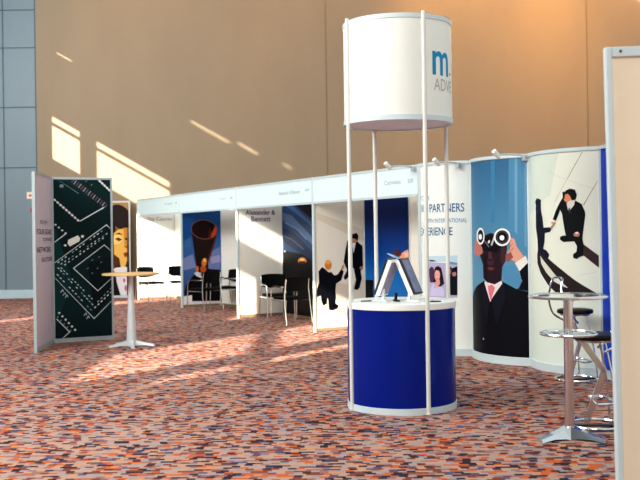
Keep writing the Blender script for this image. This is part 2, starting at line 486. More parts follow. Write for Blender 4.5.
  ('p',3,[(0.281,1.947),(0.268,1.941),(0.252,1.948),(0.243,1.963),(0.246,1.977),(0.259,1.983),(0.275,1.976),(0.284,1.961)],(225,222,220)),
  ('p',3,[(0.324,1.908),(0.311,1.903),(0.295,1.909),(0.286,1.924),(0.289,1.939),(0.302,1.944),(0.318,1.937),(0.327,1.922)],(225,222,220)),
  ('p',3,[(0.367,1.869),(0.354,1.864),(0.338,1.871),(0.329,1.886),(0.332,1.9),(0.345,1.905),(0.361,1.899),(0.37,1.884)],(225,222,220)),
  ('p',3,[(0.411,1.83),(0.397,1.825),(0.381,1.832),(0.372,1.847),(0.375,1.861),(0.389,1.867),(0.405,1.86),(0.414,1.845)],(225,222,220)),
  ('p',3,[(0.307,2.415),(0.352,2.476),(0.338,2.486),(0.292,2.426)],(90,80,90)),
  ('p',3,[(0.342,2.388),(0.387,2.448),(0.373,2.459),(0.327,2.398)],(150,128,135)),
  ('p',3,[(0.377,2.36),(0.423,2.421),(0.408,2.432),(0.362,2.371)],(90,80,90)),
  ('p',3,[(0.412,2.333),(0.458,2.394),(0.443,2.404),(0.397,2.344)],(150,128,135)),
  ('p',3,[(0.447,2.305),(0.493,2.366),(0.478,2.377),(0.433,2.316)],(90,80,90)),
  ('p',3,[(0.482,2.278),(0.528,2.338),(0.514,2.349),(0.468,2.289)],(150,128,135)),
  ('p',3,[(0.518,2.25),(0.564,2.311),(0.549,2.322),(0.503,2.261)],(90,80,90)),
  ('p',3,[(0.553,2.222),(0.599,2.283),(0.585,2.294),(0.539,2.233)],(150,128,135)),
  ('p',3,[(0.588,2.195),(0.635,2.255),(0.62,2.266),(0.574,2.206)],(90,80,90)),
  ('p',3,[(0.624,2.167),(0.67,2.228),(0.656,2.239),(0.61,2.178)],(150,128,135)),
  ('p',3,[(0.66,2.139),(0.706,2.2),(0.692,2.211),(0.646,2.15)],(90,80,90)),
  ('p',3,[(0.695,2.111),(0.742,2.172),(0.727,2.183),(0.681,2.122)],(150,128,135)),
  ('p',3,[(0.732,2.083),(0.778,2.144),(0.763,2.155),(0.717,2.094)],(90,80,90)),
  ('p',3,[(0.767,2.055),(0.814,2.116),(0.799,2.127),(0.752,2.066)],(150,128,135)),
  ('p',3,[(0.803,2.027),(0.85,2.088),(0.835,2.099),(0.789,2.038)],(90,80,90)),
  ('p',3,[(0.717,2.462),(0.703,2.456),(0.686,2.464),(0.676,2.48),(0.678,2.494),(0.693,2.5),(0.71,2.492),(0.721,2.476)],(215,215,212)),
  ('p',3,[(0.754,2.427),(0.74,2.422),(0.722,2.43),(0.711,2.445),(0.714,2.46),(0.728,2.466),(0.746,2.458),(0.756,2.442)],(215,215,212)),
  ('p',3,[(0.79,2.393),(0.775,2.388),(0.758,2.395),(0.748,2.411),(0.751,2.426),(0.765,2.431),(0.782,2.424),(0.792,2.408)],(215,215,212)),
  ('p',3,[(0.826,2.359),(0.811,2.353),(0.794,2.361),(0.784,2.377),(0.786,2.392),(0.801,2.397),(0.818,2.389),(0.829,2.374)],(215,215,212)),
  ('p',3,[(0.862,2.324),(0.848,2.319),(0.83,2.327),(0.82,2.342),(0.822,2.357),(0.837,2.363),(0.854,2.355),(0.865,2.339)],(215,215,212)),
  ('p',3,[(0.899,2.29),(0.884,2.284),(0.867,2.292),(0.856,2.308),(0.859,2.323),(0.873,2.328),(0.891,2.321),(0.901,2.305)],(215,215,212)),
  ('p',3,[(0.921,2.255),(0.921,2.25),(0.903,2.257),(0.892,2.273),(0.895,2.288),(0.91,2.294),(0.921,2.286),(0.921,2.27)],(215,215,212)),
  ('p',3,[(0.073,1.78),(0.068,1.77),(0.057,1.766),(0.045,1.77),(0.04,1.78),(0.045,1.79),(0.057,1.794),(0.068,1.79)],(214,222,220)),
  ('p',3,[(0.122,1.737),(0.117,1.727),(0.106,1.723),(0.094,1.727),(0.089,1.738),(0.094,1.748),(0.106,1.752),(0.118,1.747)],(214,222,220)),
  ('p',3,[(0.172,1.694),(0.167,1.684),(0.155,1.68),(0.143,1.684),(0.139,1.695),(0.144,1.704),(0.155,1.709),(0.167,1.704)],(214,222,220)),
  ('p',3,[(0.222,1.651),(0.217,1.641),(0.205,1.637),(0.193,1.641),(0.188,1.651),(0.193,1.661),(0.205,1.665),(0.217,1.661)],(214,222,220)),
  ('p',3,[(0.041,1.511),(0.209,1.635),(0.201,1.647),(0.032,1.522)],(214,222,220)),
  ('p',4,[(0.23,1.494),(0.243,1.551),(0.389,1.617),(0.423,1.571),(0.411,1.526),(0.264,1.448)],(222,226,220)),
  ('p',4,[(0.219,1.466),(0.213,1.454),(0.197,1.45),(0.181,1.455),(0.174,1.467),(0.181,1.479),(0.197,1.484),(0.213,1.478)],(225,225,220)),
  ('p',4,[(0.48,1.599),(0.473,1.583),(0.457,1.576),(0.441,1.583),(0.435,1.6),(0.442,1.616),(0.458,1.622),(0.474,1.615)],(225,225,220)),
  ('p',4,[(0.187,2.364),(0.18,2.347),(0.163,2.337),(0.143,2.337),(0.126,2.347),(0.12,2.363),(0.127,2.38),(0.143,2.391),(0.164,2.391),(0.181,2.381)],(120,140,145)),
  ('p',4,[(0.111,0.449),(0.106,0.437),(0.093,0.432),(0.081,0.438),(0.076,0.45),(0.081,0.462),(0.094,0.466),(0.106,0.461)],(225,222,220)),
  ('p',4,[(0.158,0.395),(0.152,0.383),(0.14,0.379),(0.127,0.385),(0.122,0.397),(0.128,0.409),(0.141,0.413),(0.153,0.408)],(225,222,220)),
  ('p',4,[(0.205,0.342),(0.199,0.33),(0.187,0.326),(0.174,0.331),(0.169,0.344),(0.174,0.355),(0.187,0.36),(0.2,0.354)],(225,222,220)),
  ('p',4,[(0.251,0.288),(0.246,0.276),(0.233,0.272),(0.221,0.278),(0.216,0.29),(0.221,0.302),(0.234,0.306),(0.246,0.3)],(225,222,220)),
  ('p',4,[(0.299,0.234),(0.293,0.223),(0.28,0.218),(0.268,0.224),(0.262,0.236),(0.268,0.248),(0.281,0.252),(0.294,0.247)],(225,222,220)),
  ('p',4,[(0.346,0.18),(0.34,0.169),(0.327,0.164),(0.314,0.17),(0.31,0.182),(0.315,0.194),(0.328,0.198),(0.34,0.193)],(225,222,220)),
  ('p',4,[(0.082,0.388),(0.079,0.38),(0.071,0.377),(0.063,0.381),(0.06,0.389),(0.063,0.397),(0.071,0.4),(0.079,0.396)],(150,165,165)),
  ('p',4,[(0.128,0.334),(0.125,0.327),(0.117,0.324),(0.109,0.327),(0.106,0.336),(0.109,0.343),(0.117,0.346),(0.125,0.343)],(150,165,165)),
  ('p',4,[(0.175,0.281),(0.171,0.273),(0.163,0.27),(0.155,0.274),(0.152,0.282),(0.156,0.29),(0.164,0.293),(0.171,0.289)],(150,165,165)),
  ('p',4,[(0.222,0.227),(0.218,0.219),(0.21,0.216),(0.202,0.22),(0.199,0.228),(0.203,0.236),(0.211,0.239),(0.219,0.235)],(150,165,165)),
  ('p',4,[(0.268,0.173),(0.265,0.165),(0.257,0.163),(0.249,0.166),(0.246,0.175),(0.249,0.182),(0.257,0.185),(0.265,0.182)],(150,165,165)),
  ('p',4,[(0.049,0.356),(0.246,0.141),(0.256,0.151),(0.059,0.365)],(214,222,220)),
  ('p',4,[(0.244,0.162),(0.133,0.021),(0.145,0.011),(0.256,0.153)],(214,222,220)),
  ('p',4,[(0.59,1.221),(0.618,1.239),(0.611,1.249),(0.583,1.232)],(110,125,128)),
  ('p',4,[(0.693,1.264),(0.722,1.282),(0.715,1.293),(0.687,1.275)],(110,125,128)),
  ('p',4,[(0.52,1.096),(0.547,1.114),(0.541,1.125),(0.513,1.107)],(110,125,128)),
  ('p',4,[(0.668,1.092),(0.697,1.11),(0.689,1.121),(0.662,1.103)],(110,125,128)),
  ('p',4,[(0.587,1.02),(0.615,1.037),(0.608,1.048),(0.58,1.031)],(110,125,128)),
  ('p',4,[(0.727,1.183),(0.755,1.201),(0.748,1.211),(0.72,1.194)],(110,125,128)),
  ('p',4,[(0.515,2.427),(0.543,2.446),(0.536,2.456),(0.509,2.437)],(110,125,128)),
  ('p',4,[(0.595,2.37),(0.622,2.389),(0.615,2.4),(0.588,2.381)],(110,125,128)),
  ('p',4,[(0.121,0.753),(0.155,0.799),(0.147,0.805),(0.114,0.759)],(214,222,220)),
  ('p',4,[(0.143,0.801),(0.157,0.764),(0.165,0.767),(0.151,0.804)],(214,222,220)),
  ('p',4,[(0.154,0.707),(0.187,0.752),(0.181,0.758),(0.147,0.712)],(214,222,220)),
  ('p',4,[(0.176,0.754),(0.189,0.717),(0.198,0.72),(0.184,0.757)],(214,222,220)),
  ('p',4,[(0.187,0.671),(0.221,0.717),(0.213,0.723),(0.179,0.677)],(214,222,220)),
  ('p',4,[(0.208,0.719),(0.222,0.682),(0.231,0.685),(0.217,0.722)],(214,222,220)),
  ('p',4,[(0.464,0.385),(0.499,0.431),(0.491,0.436),(0.457,0.39)],(214,222,220)),
  ('p',4,[(0.486,0.433),(0.501,0.395),(0.509,0.398),(0.495,0.436)],(214,222,220)),
  ('p',4,[(0.503,0.337),(0.538,0.383),(0.531,0.388),(0.496,0.343)],(214,222,220)),
  ('p',4,[(0.526,0.385),(0.54,0.347),(0.549,0.35),(0.534,0.388)],(214,222,220)),
 ],
 'foldtext': [
  ('t','FROM',0.355,1.781,0.85,1.835,(40,32,46),0.0),
  ('t','YOUR GOALS',0.12,1.636,1.236,1.714,(40,32,46),0.3),
  ('t','TOWARD',0.51,1.535,1.208,1.587,(40,32,46),0),
  ('t','NETWORK',0.144,1.376,1.101,1.456,(40,32,46),0.3),
  ('t','SOLUTIONS',0.431,1.24,1.205,1.306,(40,32,46),0.3),
 ],
 'woman': [
  ('p',1,[(0.018,2.467),(0.928,2.454),(0.922,2.03),(0.579,2.119),(0.009,1.873)],(176,134,88)),
  ('p',2,[(0.963,2.235),(0.999,2.127),(0.999,2.014),(0.999,1.911),(0.979,1.829),(0.905,1.778),(0.811,1.765),(0.709,1.79),(0.613,1.852),(0.533,1.943),(0.478,2.051),(0.456,2.163),(0.469,2.267),(0.517,2.349),(0.591,2.4),(0.685,2.413),(0.786,2.387),(0.883,2.325)],(44,30,28)),
  ('p',2,[(0.012,2.043),(0.523,2.177),(0.619,1.808),(0.559,0.734),(0.0,0.742)],(36,24,24)),
  ('p',3,[(0.572,1.667),(0.687,1.762),(0.919,1.804),(0.907,0.955),(0.831,0.73),(0.673,0.789),(0.575,1.017)],(235,182,92)),
  ('p',4,[(0.571,1.61),(0.697,1.66),(0.819,1.494),(0.681,1.383),(0.568,1.384)],(250,210,125)),
  ('p',4,[(0.823,1.805),(0.919,1.804),(0.913,1.351),(0.85,1.296)],(205,140,60)),
  ('p',5,[(0.599,1.525),(0.695,1.558),(0.796,1.5),(0.705,1.456)],(104,62,36)),
  ('p',5,[(0.6,1.638),(0.714,1.682),(0.821,1.624),(0.713,1.637)],(50,30,24)),
  ('p',5,[(0.865,1.55),(0.915,1.538),(0.915,1.487),(0.864,1.499)],(60,34,26)),
  ('p',5,[(0.839,1.318),(0.913,1.34),(0.911,1.261)],(170,95,45)),
  ('p',5,[(0.814,1.149),(0.911,1.182),(0.909,1.057),(0.847,1.047)],(150,60,40)),
  ('p',6,[(0.565,1.13),(0.71,1.015),(0.741,0.788),(0.559,0.762)],(90,52,36)),
  ('p',6,[(0.559,0.745),(0.685,0.834),(0.905,0.786),(0.901,0.548),(0.557,0.553)],(236,226,214)),
  ('p',7,[(0.0,0.714),(0.559,0.734),(0.622,0.394),(0.697,0.042),(0.0,0.052)],(24,18,28)),
  ('p',7,[(0.593,0.705),(0.905,0.757),(0.895,0.039),(0.731,0.042),(0.633,0.394)],(232,222,224)),
  ('p',8,[(0.861,0.447),(0.853,0.414),(0.837,0.394),(0.815,0.394),(0.799,0.415),(0.793,0.448),(0.799,0.481),(0.817,0.501),(0.838,0.501),(0.855,0.48)],(200,110,130)),
  ('p',8,[(0.897,0.249),(0.89,0.202),(0.873,0.174),(0.852,0.174),(0.835,0.203),(0.829,0.249),(0.837,0.296),(0.854,0.324),(0.875,0.324),(0.891,0.295)],(190,120,150)),
 ],
 'funnel': [
  ('p',1,[(0.014,2.5),(0.536,2.5),(0.369,1.677),(0.0,1.441)],(22,74,132)),
  ('p',1,[(0.928,2.5),(0.916,1.769),(0.788,1.966)],(30,78,138)),
  ('p',2,[(0.0,1.08),(0.259,1.17),(0.331,0.878),(0.0,0.815)],(120,132,172)),
  ('p',2,[(0.619,1.186),(0.91,1.327),(0.902,0.787),(0.614,0.845)],(110,120,165)),
  ('p',3,[(0.67,1.087),(0.907,1.15),(0.905,0.983),(0.694,0.95)],(150,145,185)),
  ('p',3,[(0.084,1.487),(0.212,1.534),(0.24,1.34),(0.056,1.295)],(60,100,150)),
  ('p',4,[(0.235,1.669),(0.847,1.662),(0.769,1.354),(0.617,0.981),(0.624,0.771),(0.355,0.78),(0.318,1.048)],(34,20,20)),
  ('p',5,[(0.564,0.983),(0.847,1.662),(0.779,1.378),(0.627,0.981)],(84,36,24)),
  ('p',6,[(0.849,1.669),(0.831,1.618),(0.795,1.573),(0.746,1.536),(0.683,1.51),(0.612,1.495),(0.536,1.493),(0.461,1.505),(0.39,1.528),(0.328,1.562),(0.278,1.604),(0.243,1.653),(0.225,1.705),(0.224,1.758),(0.241,1.808),(0.276,1.853),(0.325,1.89),(0.387,1.917),(0.457,1.932),(0.532,1.934),(0.607,1.924),(0.679,1.901),(0.742,1.867),(0.793,1.825),(0.829,1.775),(0.848,1.722)],(120,70,64)),
  ('p',7,[(0.828,1.672),(0.811,1.626),(0.779,1.585),(0.732,1.551),(0.674,1.527),(0.607,1.514),(0.537,1.513),(0.467,1.523),(0.401,1.545),(0.342,1.576),(0.296,1.615),(0.262,1.659),(0.245,1.707),(0.244,1.755),(0.26,1.801),(0.292,1.842),(0.338,1.875),(0.395,1.899),(0.461,1.913),(0.531,1.915),(0.602,1.905),(0.668,1.884),(0.728,1.853),(0.776,1.814),(0.81,1.769),(0.827,1.721)],(26,12,14)),
  ('p',8,[(0.678,1.566),(0.812,1.809),(0.836,1.696),(0.793,1.584),(0.729,1.526)],(190,74,32)),
  ('p',8,[(0.625,1.528),(0.708,1.546),(0.68,1.771)],(92,34,22)),
  ('p',9,[(0.584,0.972),(0.566,0.926),(0.537,0.895),(0.504,0.889),(0.476,0.907),(0.461,0.946),(0.462,0.996),(0.48,1.042),(0.509,1.072),(0.543,1.079),(0.571,1.061),(0.586,1.021)],(205,120,50)),
  ('p',9,[(0.573,0.836),(0.563,0.798),(0.536,0.77),(0.499,0.761),(0.463,0.772),(0.437,0.802),(0.428,0.841),(0.438,0.879),(0.465,0.907),(0.502,0.916),(0.538,0.905),(0.564,0.876)],(180,84,40)),
  ('p',9,[(0.397,0.842),(0.391,0.808),(0.376,0.784),(0.355,0.775),(0.335,0.785),(0.32,0.81),(0.315,0.844),(0.321,0.878),(0.337,0.902),(0.357,0.911),(0.378,0.901),(0.392,0.876)],(200,110,60)),
  ('p',10,[(0.566,1.031),(0.559,1.006),(0.543,0.99),(0.524,0.991),(0.509,1.007),(0.503,1.033),(0.509,1.059),(0.525,1.074),(0.545,1.074),(0.56,1.057)],(240,190,90)),
  ('p',11,[(0.052,0.332),(0.084,0.475),(0.225,0.663),(0.314,0.747),(0.415,0.657),(0.614,0.835),(0.902,0.807),(0.891,0.11),(0.223,0.141),(0.225,0.267),(0.051,0.274)],(10,10,18)),
  ('p',12,[(0.278,0.748),(0.355,0.785),(0.561,0.691),(0.456,0.636),(0.343,0.678)],(205,200,200)),
  ('p',13,[(0.535,0.711),(0.525,0.688),(0.499,0.675),(0.467,0.676),(0.441,0.691),(0.431,0.714),(0.442,0.737),(0.468,0.75),(0.5,0.749),(0.525,0.734)],(120,60,36)),
  ('p',14,[(0.0,0.248),(0.225,0.267),(0.223,0.131),(0.891,0.11),(0.889,0),(0.0,0)],(226,222,222)),
 ],
 'earth': [
  ('p',1,[(0.0,2.5),(1.369,2.5),(1.362,0.697),(0.0,0.644)],(10,16,34)),
  ('p',2,[(0.0,2.239),(0.452,2.195),(1.369,1.827),(1.369,1.177),(0.0,1.271)],(44,70,112)),
  ('p',3,[(0.0,2.011),(0.444,1.944),(1.369,1.496),(1.369,1.358),(0.683,1.663),(0.0,1.863)],(88,112,152)),
  ('p',3,[(0.069,2.18),(0.45,2.145),(1.369,1.763),(1.369,1.699),(0.57,1.997)],(70,100,150)),
  ('p',4,[(0.0,1.726),(0.558,1.608),(1.369,1.23),(1.369,1.07),(0.0,1.442)],(30,46,78)),
  ('p',5,[(0.142,1.798),(0.694,1.655),(0.724,1.679),(0.174,1.822)],(110,130,165)),
  ('p',5,[(0.64,1.675),(1.036,1.478),(1.079,1.496),(0.685,1.693)],(110,130,165)),
  ('p',5,[(0.0,1.548),(0.445,1.472),(0.461,1.493),(0.0,1.57)],(72,88,122)),
  ('p',5,[(0.395,1.485),(0.916,1.291),(0.947,1.308),(0.426,1.502)],(72,88,122)),
  ('p',6,[(0.577,2.218),(1.369,2.189),(1.369,1.848),(0.994,1.986)],(6,8,18)),
  ('p',7,[(0.0,1.236),(0.419,1.162),(1.369,0.963),(1.334,0),(0.0,0)],(12,12,20)),
  ('p',8,[(0.027,0.86),(0.664,1.045),(1.047,1.009),(1.182,0.824),(1.23,0.155),(0.386,0.099),(0.434,0.828),(0.025,0.786)],(16,14,18)),
  ('p',9,[(1.048,1.085),(1.035,1.06),(0.995,1.038),(0.937,1.023),(0.869,1.016),(0.8,1.02),(0.741,1.033),(0.702,1.053),(0.689,1.078),(0.704,1.104),(0.744,1.126),(0.804,1.141),(0.872,1.147),(0.941,1.143),(0.998,1.13),(1.037,1.11)],(196,120,62)),
  ('p',10,[(0.967,1.105),(0.953,1.091),(0.919,1.081),(0.87,1.076),(0.823,1.079),(0.787,1.088),(0.774,1.102),(0.788,1.116),(0.824,1.126),(0.872,1.131),(0.92,1.128),(0.954,1.119)],(235,180,120)),
  ('p',10,[(1.013,1.052),(0.993,1.035),(0.941,1.022),(0.869,1.016),(0.796,1.019),(0.743,1.03),(0.724,1.046),(0.744,1.063),(0.798,1.076),(0.87,1.082),(0.942,1.079),(0.994,1.068)],(60,34,24)),
  ('p',10,[(0.169,1.255),(0.157,1.243),(0.13,1.237),(0.102,1.242),(0.091,1.254),(0.103,1.266),(0.131,1.271),(0.158,1.267)],(210,215,220)),
 ],
 'alex': [
  ('t','Alexander &',0.173,1.967,0.796,2.062,(66,52,122),0.45),
  ('t','Bennett',0.288,1.837,0.698,1.938,(66,52,122),0.45),
  ('p',1,[(0.201,1.775),(0.78,1.781),(0.78,1.787),(0.201,1.781)],(140,130,140)),
 ],
 'courier': [
  ('t','The Courier',0.218,1.965,0.893,2.052,(150,132,168),0.1),
  ('p',1,[(0.37,1.904),(0.847,1.87),(0.847,1.874),(0.371,1.908)],(185,170,190)),
 ],
 'handshake': [
  ('p',1,[(0.055,1.933),(0.959,1.64),(0.959,1.446),(0.053,1.82)],(226,212,190)),
  ('p',2,[(0.037,0.8),(0.955,0.815),(0.94,0),(0.024,0)],(236,226,206)),
  ('p',3,[(0.35,0.789),(0.846,0.722),(0.62,0.538),(0.4,0.5)],(222,208,188)),
  ('p',4,[(0.072,0.978),(0.138,1.047),(0.202,1.008),(0.298,0.971),(0.362,0.903),(0.428,0.919),(0.495,1.003),(0.539,0.964),(0.493,0.822),(0.393,0.768),(0.38,0.644),(0.389,0.539),(0.377,0.444),(0.431,0.413),(0.419,0.366),(0.321,0.333),(0.256,0.345),(0.248,0.498),(0.227,0.546),(0.214,0.452),(0.149,0.417),(0.118,0.504),(0.109,0.585),(0.033,0.564),(0.035,0.682),(0.08,0.799)],(14,16,24)),
  ('p',5,[(0.202,1.003),(0.245,1.011),(0.298,0.962),(0.266,0.953)],(230,226,220)),
  ('p',6,[(0.316,1.075),(0.311,1.045),(0.296,1.019),(0.275,1.002),(0.25,0.997),(0.225,1.003),(0.205,1.022),(0.191,1.048),(0.186,1.079),(0.192,1.11),(0.206,1.136),(0.228,1.153),(0.253,1.158),(0.277,1.151),(0.298,1.133),(0.312,1.107)],(222,140,66)),
  ('p',7,[(0.296,1.124),(0.289,1.105),(0.271,1.091),(0.246,1.087),(0.222,1.093),(0.204,1.107),(0.198,1.126),(0.205,1.145),(0.223,1.158),(0.247,1.163),(0.271,1.157),(0.289,1.143)],(240,175,95)),
  ('p',7,[(0.547,1.023),(0.531,0.999),(0.512,0.987),(0.498,0.992),(0.493,1.012),(0.5,1.039),(0.516,1.064),(0.535,1.076),(0.549,1.071),(0.554,1.051)],(214,150,110)),
  ('p',8,[(0.613,1.471),(0.701,1.44),(0.791,1.458),(0.902,1.374),(0.907,1.035),(0.861,0.954),(0.882,0.842),(0.835,0.684),(0.789,0.647),(0.733,0.668),(0.769,0.821),(0.728,1.016),(0.673,1.017),(0.637,0.874),(0.559,0.819),(0.537,0.868),(0.605,0.981),(0.563,1.069),(0.541,1.117),(0.577,1.308)],(14,16,24)),
  ('p',9,[(0.701,1.426),(0.779,1.449),(0.731,1.257)],(232,230,226)),
  ('p',10,[(0.803,1.497),(0.797,1.465),(0.781,1.44),(0.758,1.427),(0.733,1.427),(0.711,1.441),(0.696,1.467),(0.691,1.498),(0.697,1.529),(0.713,1.554),(0.735,1.568),(0.76,1.568),(0.783,1.553),(0.797,1.528)],(200,140,100)),
  ('p',11,[(0.691,1.508),(0.715,1.575),(0.793,1.593),(0.826,1.545),(0.813,1.458),(0.769,1.497)],(24,18,18)),
  ('p',11,[(0.907,1.01),(0.9,0.993),(0.883,0.983),(0.863,0.984),(0.846,0.995),(0.84,1.012),(0.846,1.029),(0.863,1.039),(0.884,1.039),(0.901,1.028)],(190,120,90)),
 ],
 'bluehand': [
  ('p',1,[(0.0,0.818),(0.283,0.814),(0.274,0.469),(0.0,0.454)],(10,12,22)),
  ('p',2,[(1.369,1.334),(1.199,1.292),(1.073,1.233),(1.079,1.181),(1.216,1.179),(1.369,1.19)],(226,160,130)),
  ('p',3,[(1.218,1.269),(1.369,1.285),(1.369,1.226),(1.237,1.206)],(240,190,165)),
  ('p',4,[(0.915,1.33),(0.958,1.344),(0.99,1.294),(1.026,1.349),(1.058,1.299),(1.109,1.323),(1.099,1.263),(1.156,1.246),(1.08,1.218),(0.964,1.234)],(90,44,38)),
  ('p',5,[(0.698,1.258),(0.759,1.264),(1.154,1.187),(1.146,1.164),(0.987,1.17)],(140,168,205)),
  ('p',6,[(0.698,1.258),(0.759,1.264),(0.988,1.216),(0.869,1.214)],(190,205,225)),
  ('p',7,[(1.029,1.18),(1.258,1.18),(1.237,1.161),(1.071,1.158)],(120,50,40)),
 ],
 'partners': [
  ('t','YOUR',0.0,2.009,0.223,2.066,(130,160,190),0),
  ('t','OUR',0.0,1.857,0.103,1.954,(130,160,190),0.2),
  ('t','PARTNERS',0.221,1.847,0.715,1.958,(62,104,148),0.25),
  ('t','WITH INTERNATIONAL',0.142,1.71,0.751,1.765,(120,150,185),0),
  ('t','EXPERIENCE',0.0,1.547,0.561,1.652,(62,104,148),0.25),
  ('p',1,[(0.161,1.274),(0.62,1.289),(0.619,1.205),(0.159,1.201)],(196,218,228)),
  ('p',2,[(0.159,1.201),(0.619,1.186),(0.612,0.746),(0.148,0.722)],(186,178,206)),
  ('p',3,[(0.16,1.23),(0.285,1.226),(0.333,1.212),(0.234,1.206)],(40,60,80)),
  ('p',3,[(0.507,1.209),(0.619,1.196),(0.618,1.167),(0.506,1.177)],(120,150,175)),
  ('p',4,[(0.193,1.106),(0.238,1.142),(0.278,1.127),(0.287,1.033),(0.28,0.937),(0.212,0.935),(0.196,1.011)],(86,56,92)),
  ('p',4,[(0.498,1.111),(0.522,1.149),(0.549,1.121),(0.565,1.13),(0.618,1.149),(0.613,0.778),(0.509,0.777)],(24,22,34)),
  ('p',5,[(0.537,1.083),(0.534,1.064),(0.529,1.051),(0.52,1.045),(0.513,1.05),(0.507,1.064),(0.505,1.083),(0.508,1.102),(0.513,1.115),(0.522,1.121),(0.53,1.116),(0.535,1.102)],(170,110,110)),
  ('p',5,[(0.601,1.051),(0.598,1.035),(0.588,1.022),(0.574,1.018),(0.561,1.022),(0.551,1.034),(0.548,1.051),(0.552,1.068),(0.562,1.081),(0.575,1.085),(0.588,1.081),(0.598,1.068)],(190,130,125)),
  ('p',6,[(0.53,1.121),(0.564,1.089),(0.618,1.149),(0.617,1.083),(0.564,1.07)],(20,16,24)),
  ('p',7,[(0.283,1.089),(0.308,1.137),(0.355,1.151),(0.399,1.125),(0.419,1.035),(0.438,0.922),(0.39,0.887),(0.293,0.862),(0.275,0.956)],(46,24,30)),
  ('p',8,[(0.208,0.756),(0.227,0.859),(0.28,0.937),(0.327,0.882),(0.384,0.887),(0.429,0.865),(0.443,0.757)],(206,196,226)),
  ('p',9,[(0.29,0.938),(0.327,0.863),(0.378,0.921),(0.374,0.978)],(222,160,150)),
  ('p',10,[(0.38,1.031),(0.376,1.005),(0.369,0.982),(0.357,0.965),(0.343,0.955),(0.328,0.955),(0.313,0.964),(0.301,0.98),(0.294,1.003),(0.291,1.029),(0.295,1.055),(0.303,1.078),(0.316,1.095),(0.33,1.104),(0.346,1.105),(0.36,1.096),(0.371,1.079),(0.378,1.056)],(232,172,158)),
  ('p',11,[(0.287,1.067),(0.322,1.124),(0.368,1.117),(0.393,1.053),(0.367,1.087),(0.326,1.098)],(46,24,30)),
  ('p',12,[(0.305,0.991),(0.333,0.973),(0.366,0.993),(0.338,0.984)],(200,70,80)),
  ('p',12,[(0.325,1.037),(0.323,1.034),(0.318,1.033),(0.313,1.034),(0.311,1.037),(0.313,1.04),(0.318,1.041),(0.323,1.04)],(50,30,30)),
  ('p',12,[(0.362,1.038),(0.36,1.035),(0.355,1.034),(0.35,1.035),(0.348,1.038),(0.351,1.04),(0.355,1.041),(0.36,1.04)],(50,30,30)),
 ],
 'binoc': [
  ('p',1,[(0.946,2.49),(1.195,2.476),(1.194,1.311),(0.93,1.5)],(84,138,172)),
  ('p',2,[(1.021,2.485),(1.056,2.483),(1.042,1.546),(1.009,1.593)],(116,160,186)),
  ('p',2,[(0.686,2.5),(0.749,2.5),(0.735,1.692),(0.67,1.693)],(70,128,166)),
  ('p',2,[(1.141,2.479),(1.169,2.478),(1.154,1.405),(1.126,1.405)],(112,156,182)),
  ('p',3,[(0.03,0.742),(0.332,0.91),(0.533,0.988),(0.648,0.961),(0.824,0.997),(1.028,0.901),(1.189,0.873),(1.176,0),(0.03,0)],(14,15,24)),
  ('p',4,[(1.022,1.203),(1.124,1.293),(1.193,1.204),(1.189,0.88),(1.12,1.008)],(14,15,24)),
  ('p',4,[(1.051,1.166),(1.189,0.938),(1.189,0.88),(1.028,0.901),(1.083,1.031)],(14,15,24)),
  ('p',5,[(1.002,1.194),(1.031,1.1),(1.097,1.007),(1.048,0.908),(0.869,0.98),(0.844,1.169)],(86,140,174)),
  ('p',6,[(1.008,1.213),(1.138,1.3),(1.189,1.218),(1.063,1.115)],(228,222,214)),
  ('p',7,[(0.533,0.973),(0.59,0.995),(0.722,0.951),(0.824,0.997),(0.84,0.967),(0.678,0.782),(0.643,0.732)],(226,214,212)),
  ('p',8,[(0.604,0.928),(0.682,0.945),(0.727,0.913),(0.657,0.738),(0.623,0.827)],(222,120,128)),
  ('p',9,[(0.433,1.428),(0.504,1.526),(0.667,1.573),(0.822,1.524),(0.908,1.406),(0.889,1.24),(0.839,1.164),(0.824,1.002),(0.727,0.952),(0.589,0.971),(0.517,1.021),(0.513,1.186),(0.45,1.282)],(46,28,38)),
  ('p',10,[(0.236,1.327),(0.328,1.501),(0.483,1.453),(0.517,1.332),(0.407,1.281)],(190,120,112)),
  ('p',11,[(0.946,1.523),(1.007,1.499),(1.035,1.405),(1.115,1.293),(1.022,1.218),(0.968,1.25),(0.884,1.245),(0.912,1.335),(0.95,1.382)],(222,160,140)),
  ('p',12,[(0.887,1.311),(0.959,1.344),(0.989,1.278),(0.921,1.226),(0.873,1.259)],(150,86,80)),
  ('p',13,[(0.588,1.248),(0.653,1.225),(0.714,1.248),(0.713,1.19),(0.652,1.175),(0.595,1.193)],(74,44,54)),
  ('p',13,[(0.578,1.144),(0.659,1.16),(0.737,1.148),(0.671,1.113)],(110,56,62)),
  ('p',13,[(0.627,1.357),(0.676,1.357),(0.694,1.257),(0.618,1.256)],(84,50,58)),
  ('p',14,[(0.486,1.526),(0.763,1.549),(0.848,1.429),(0.759,1.334),(0.551,1.356),(0.463,1.428)],(20,16,24)),
  ('p',15,[(0.537,1.479),(0.633,1.395),(0.651,1.404),(0.556,1.487)],(120,110,115)),
  ('p',15,[(0.693,1.417),(0.748,1.531),(0.724,1.537),(0.667,1.423)],(205,200,205)),
  ('p',16,[(0.533,0.939),(0.643,0.732),(0.561,0.437),(0.502,0.773),(0.469,0.912)],(26,27,40)),
  ('p',16,[(0.84,0.967),(0.678,0.758),(0.743,0.451),(0.882,0.791),(0.868,0.951)],(24,25,38)),
  ('p',17,[(0.837,1.429),(0.897,1.406),(0.884,1.245),(0.839,1.173),(0.812,1.263)],(70,42,50)),
  ('p',17,[(0.533,1.308),(0.597,1.308),(0.605,0.995),(0.559,1.013)],(36,22,32)),
  ('p',18,[(0.961,1.486),(0.908,1.429),(0.914,1.424),(0.966,1.481)],(170,110,98)),
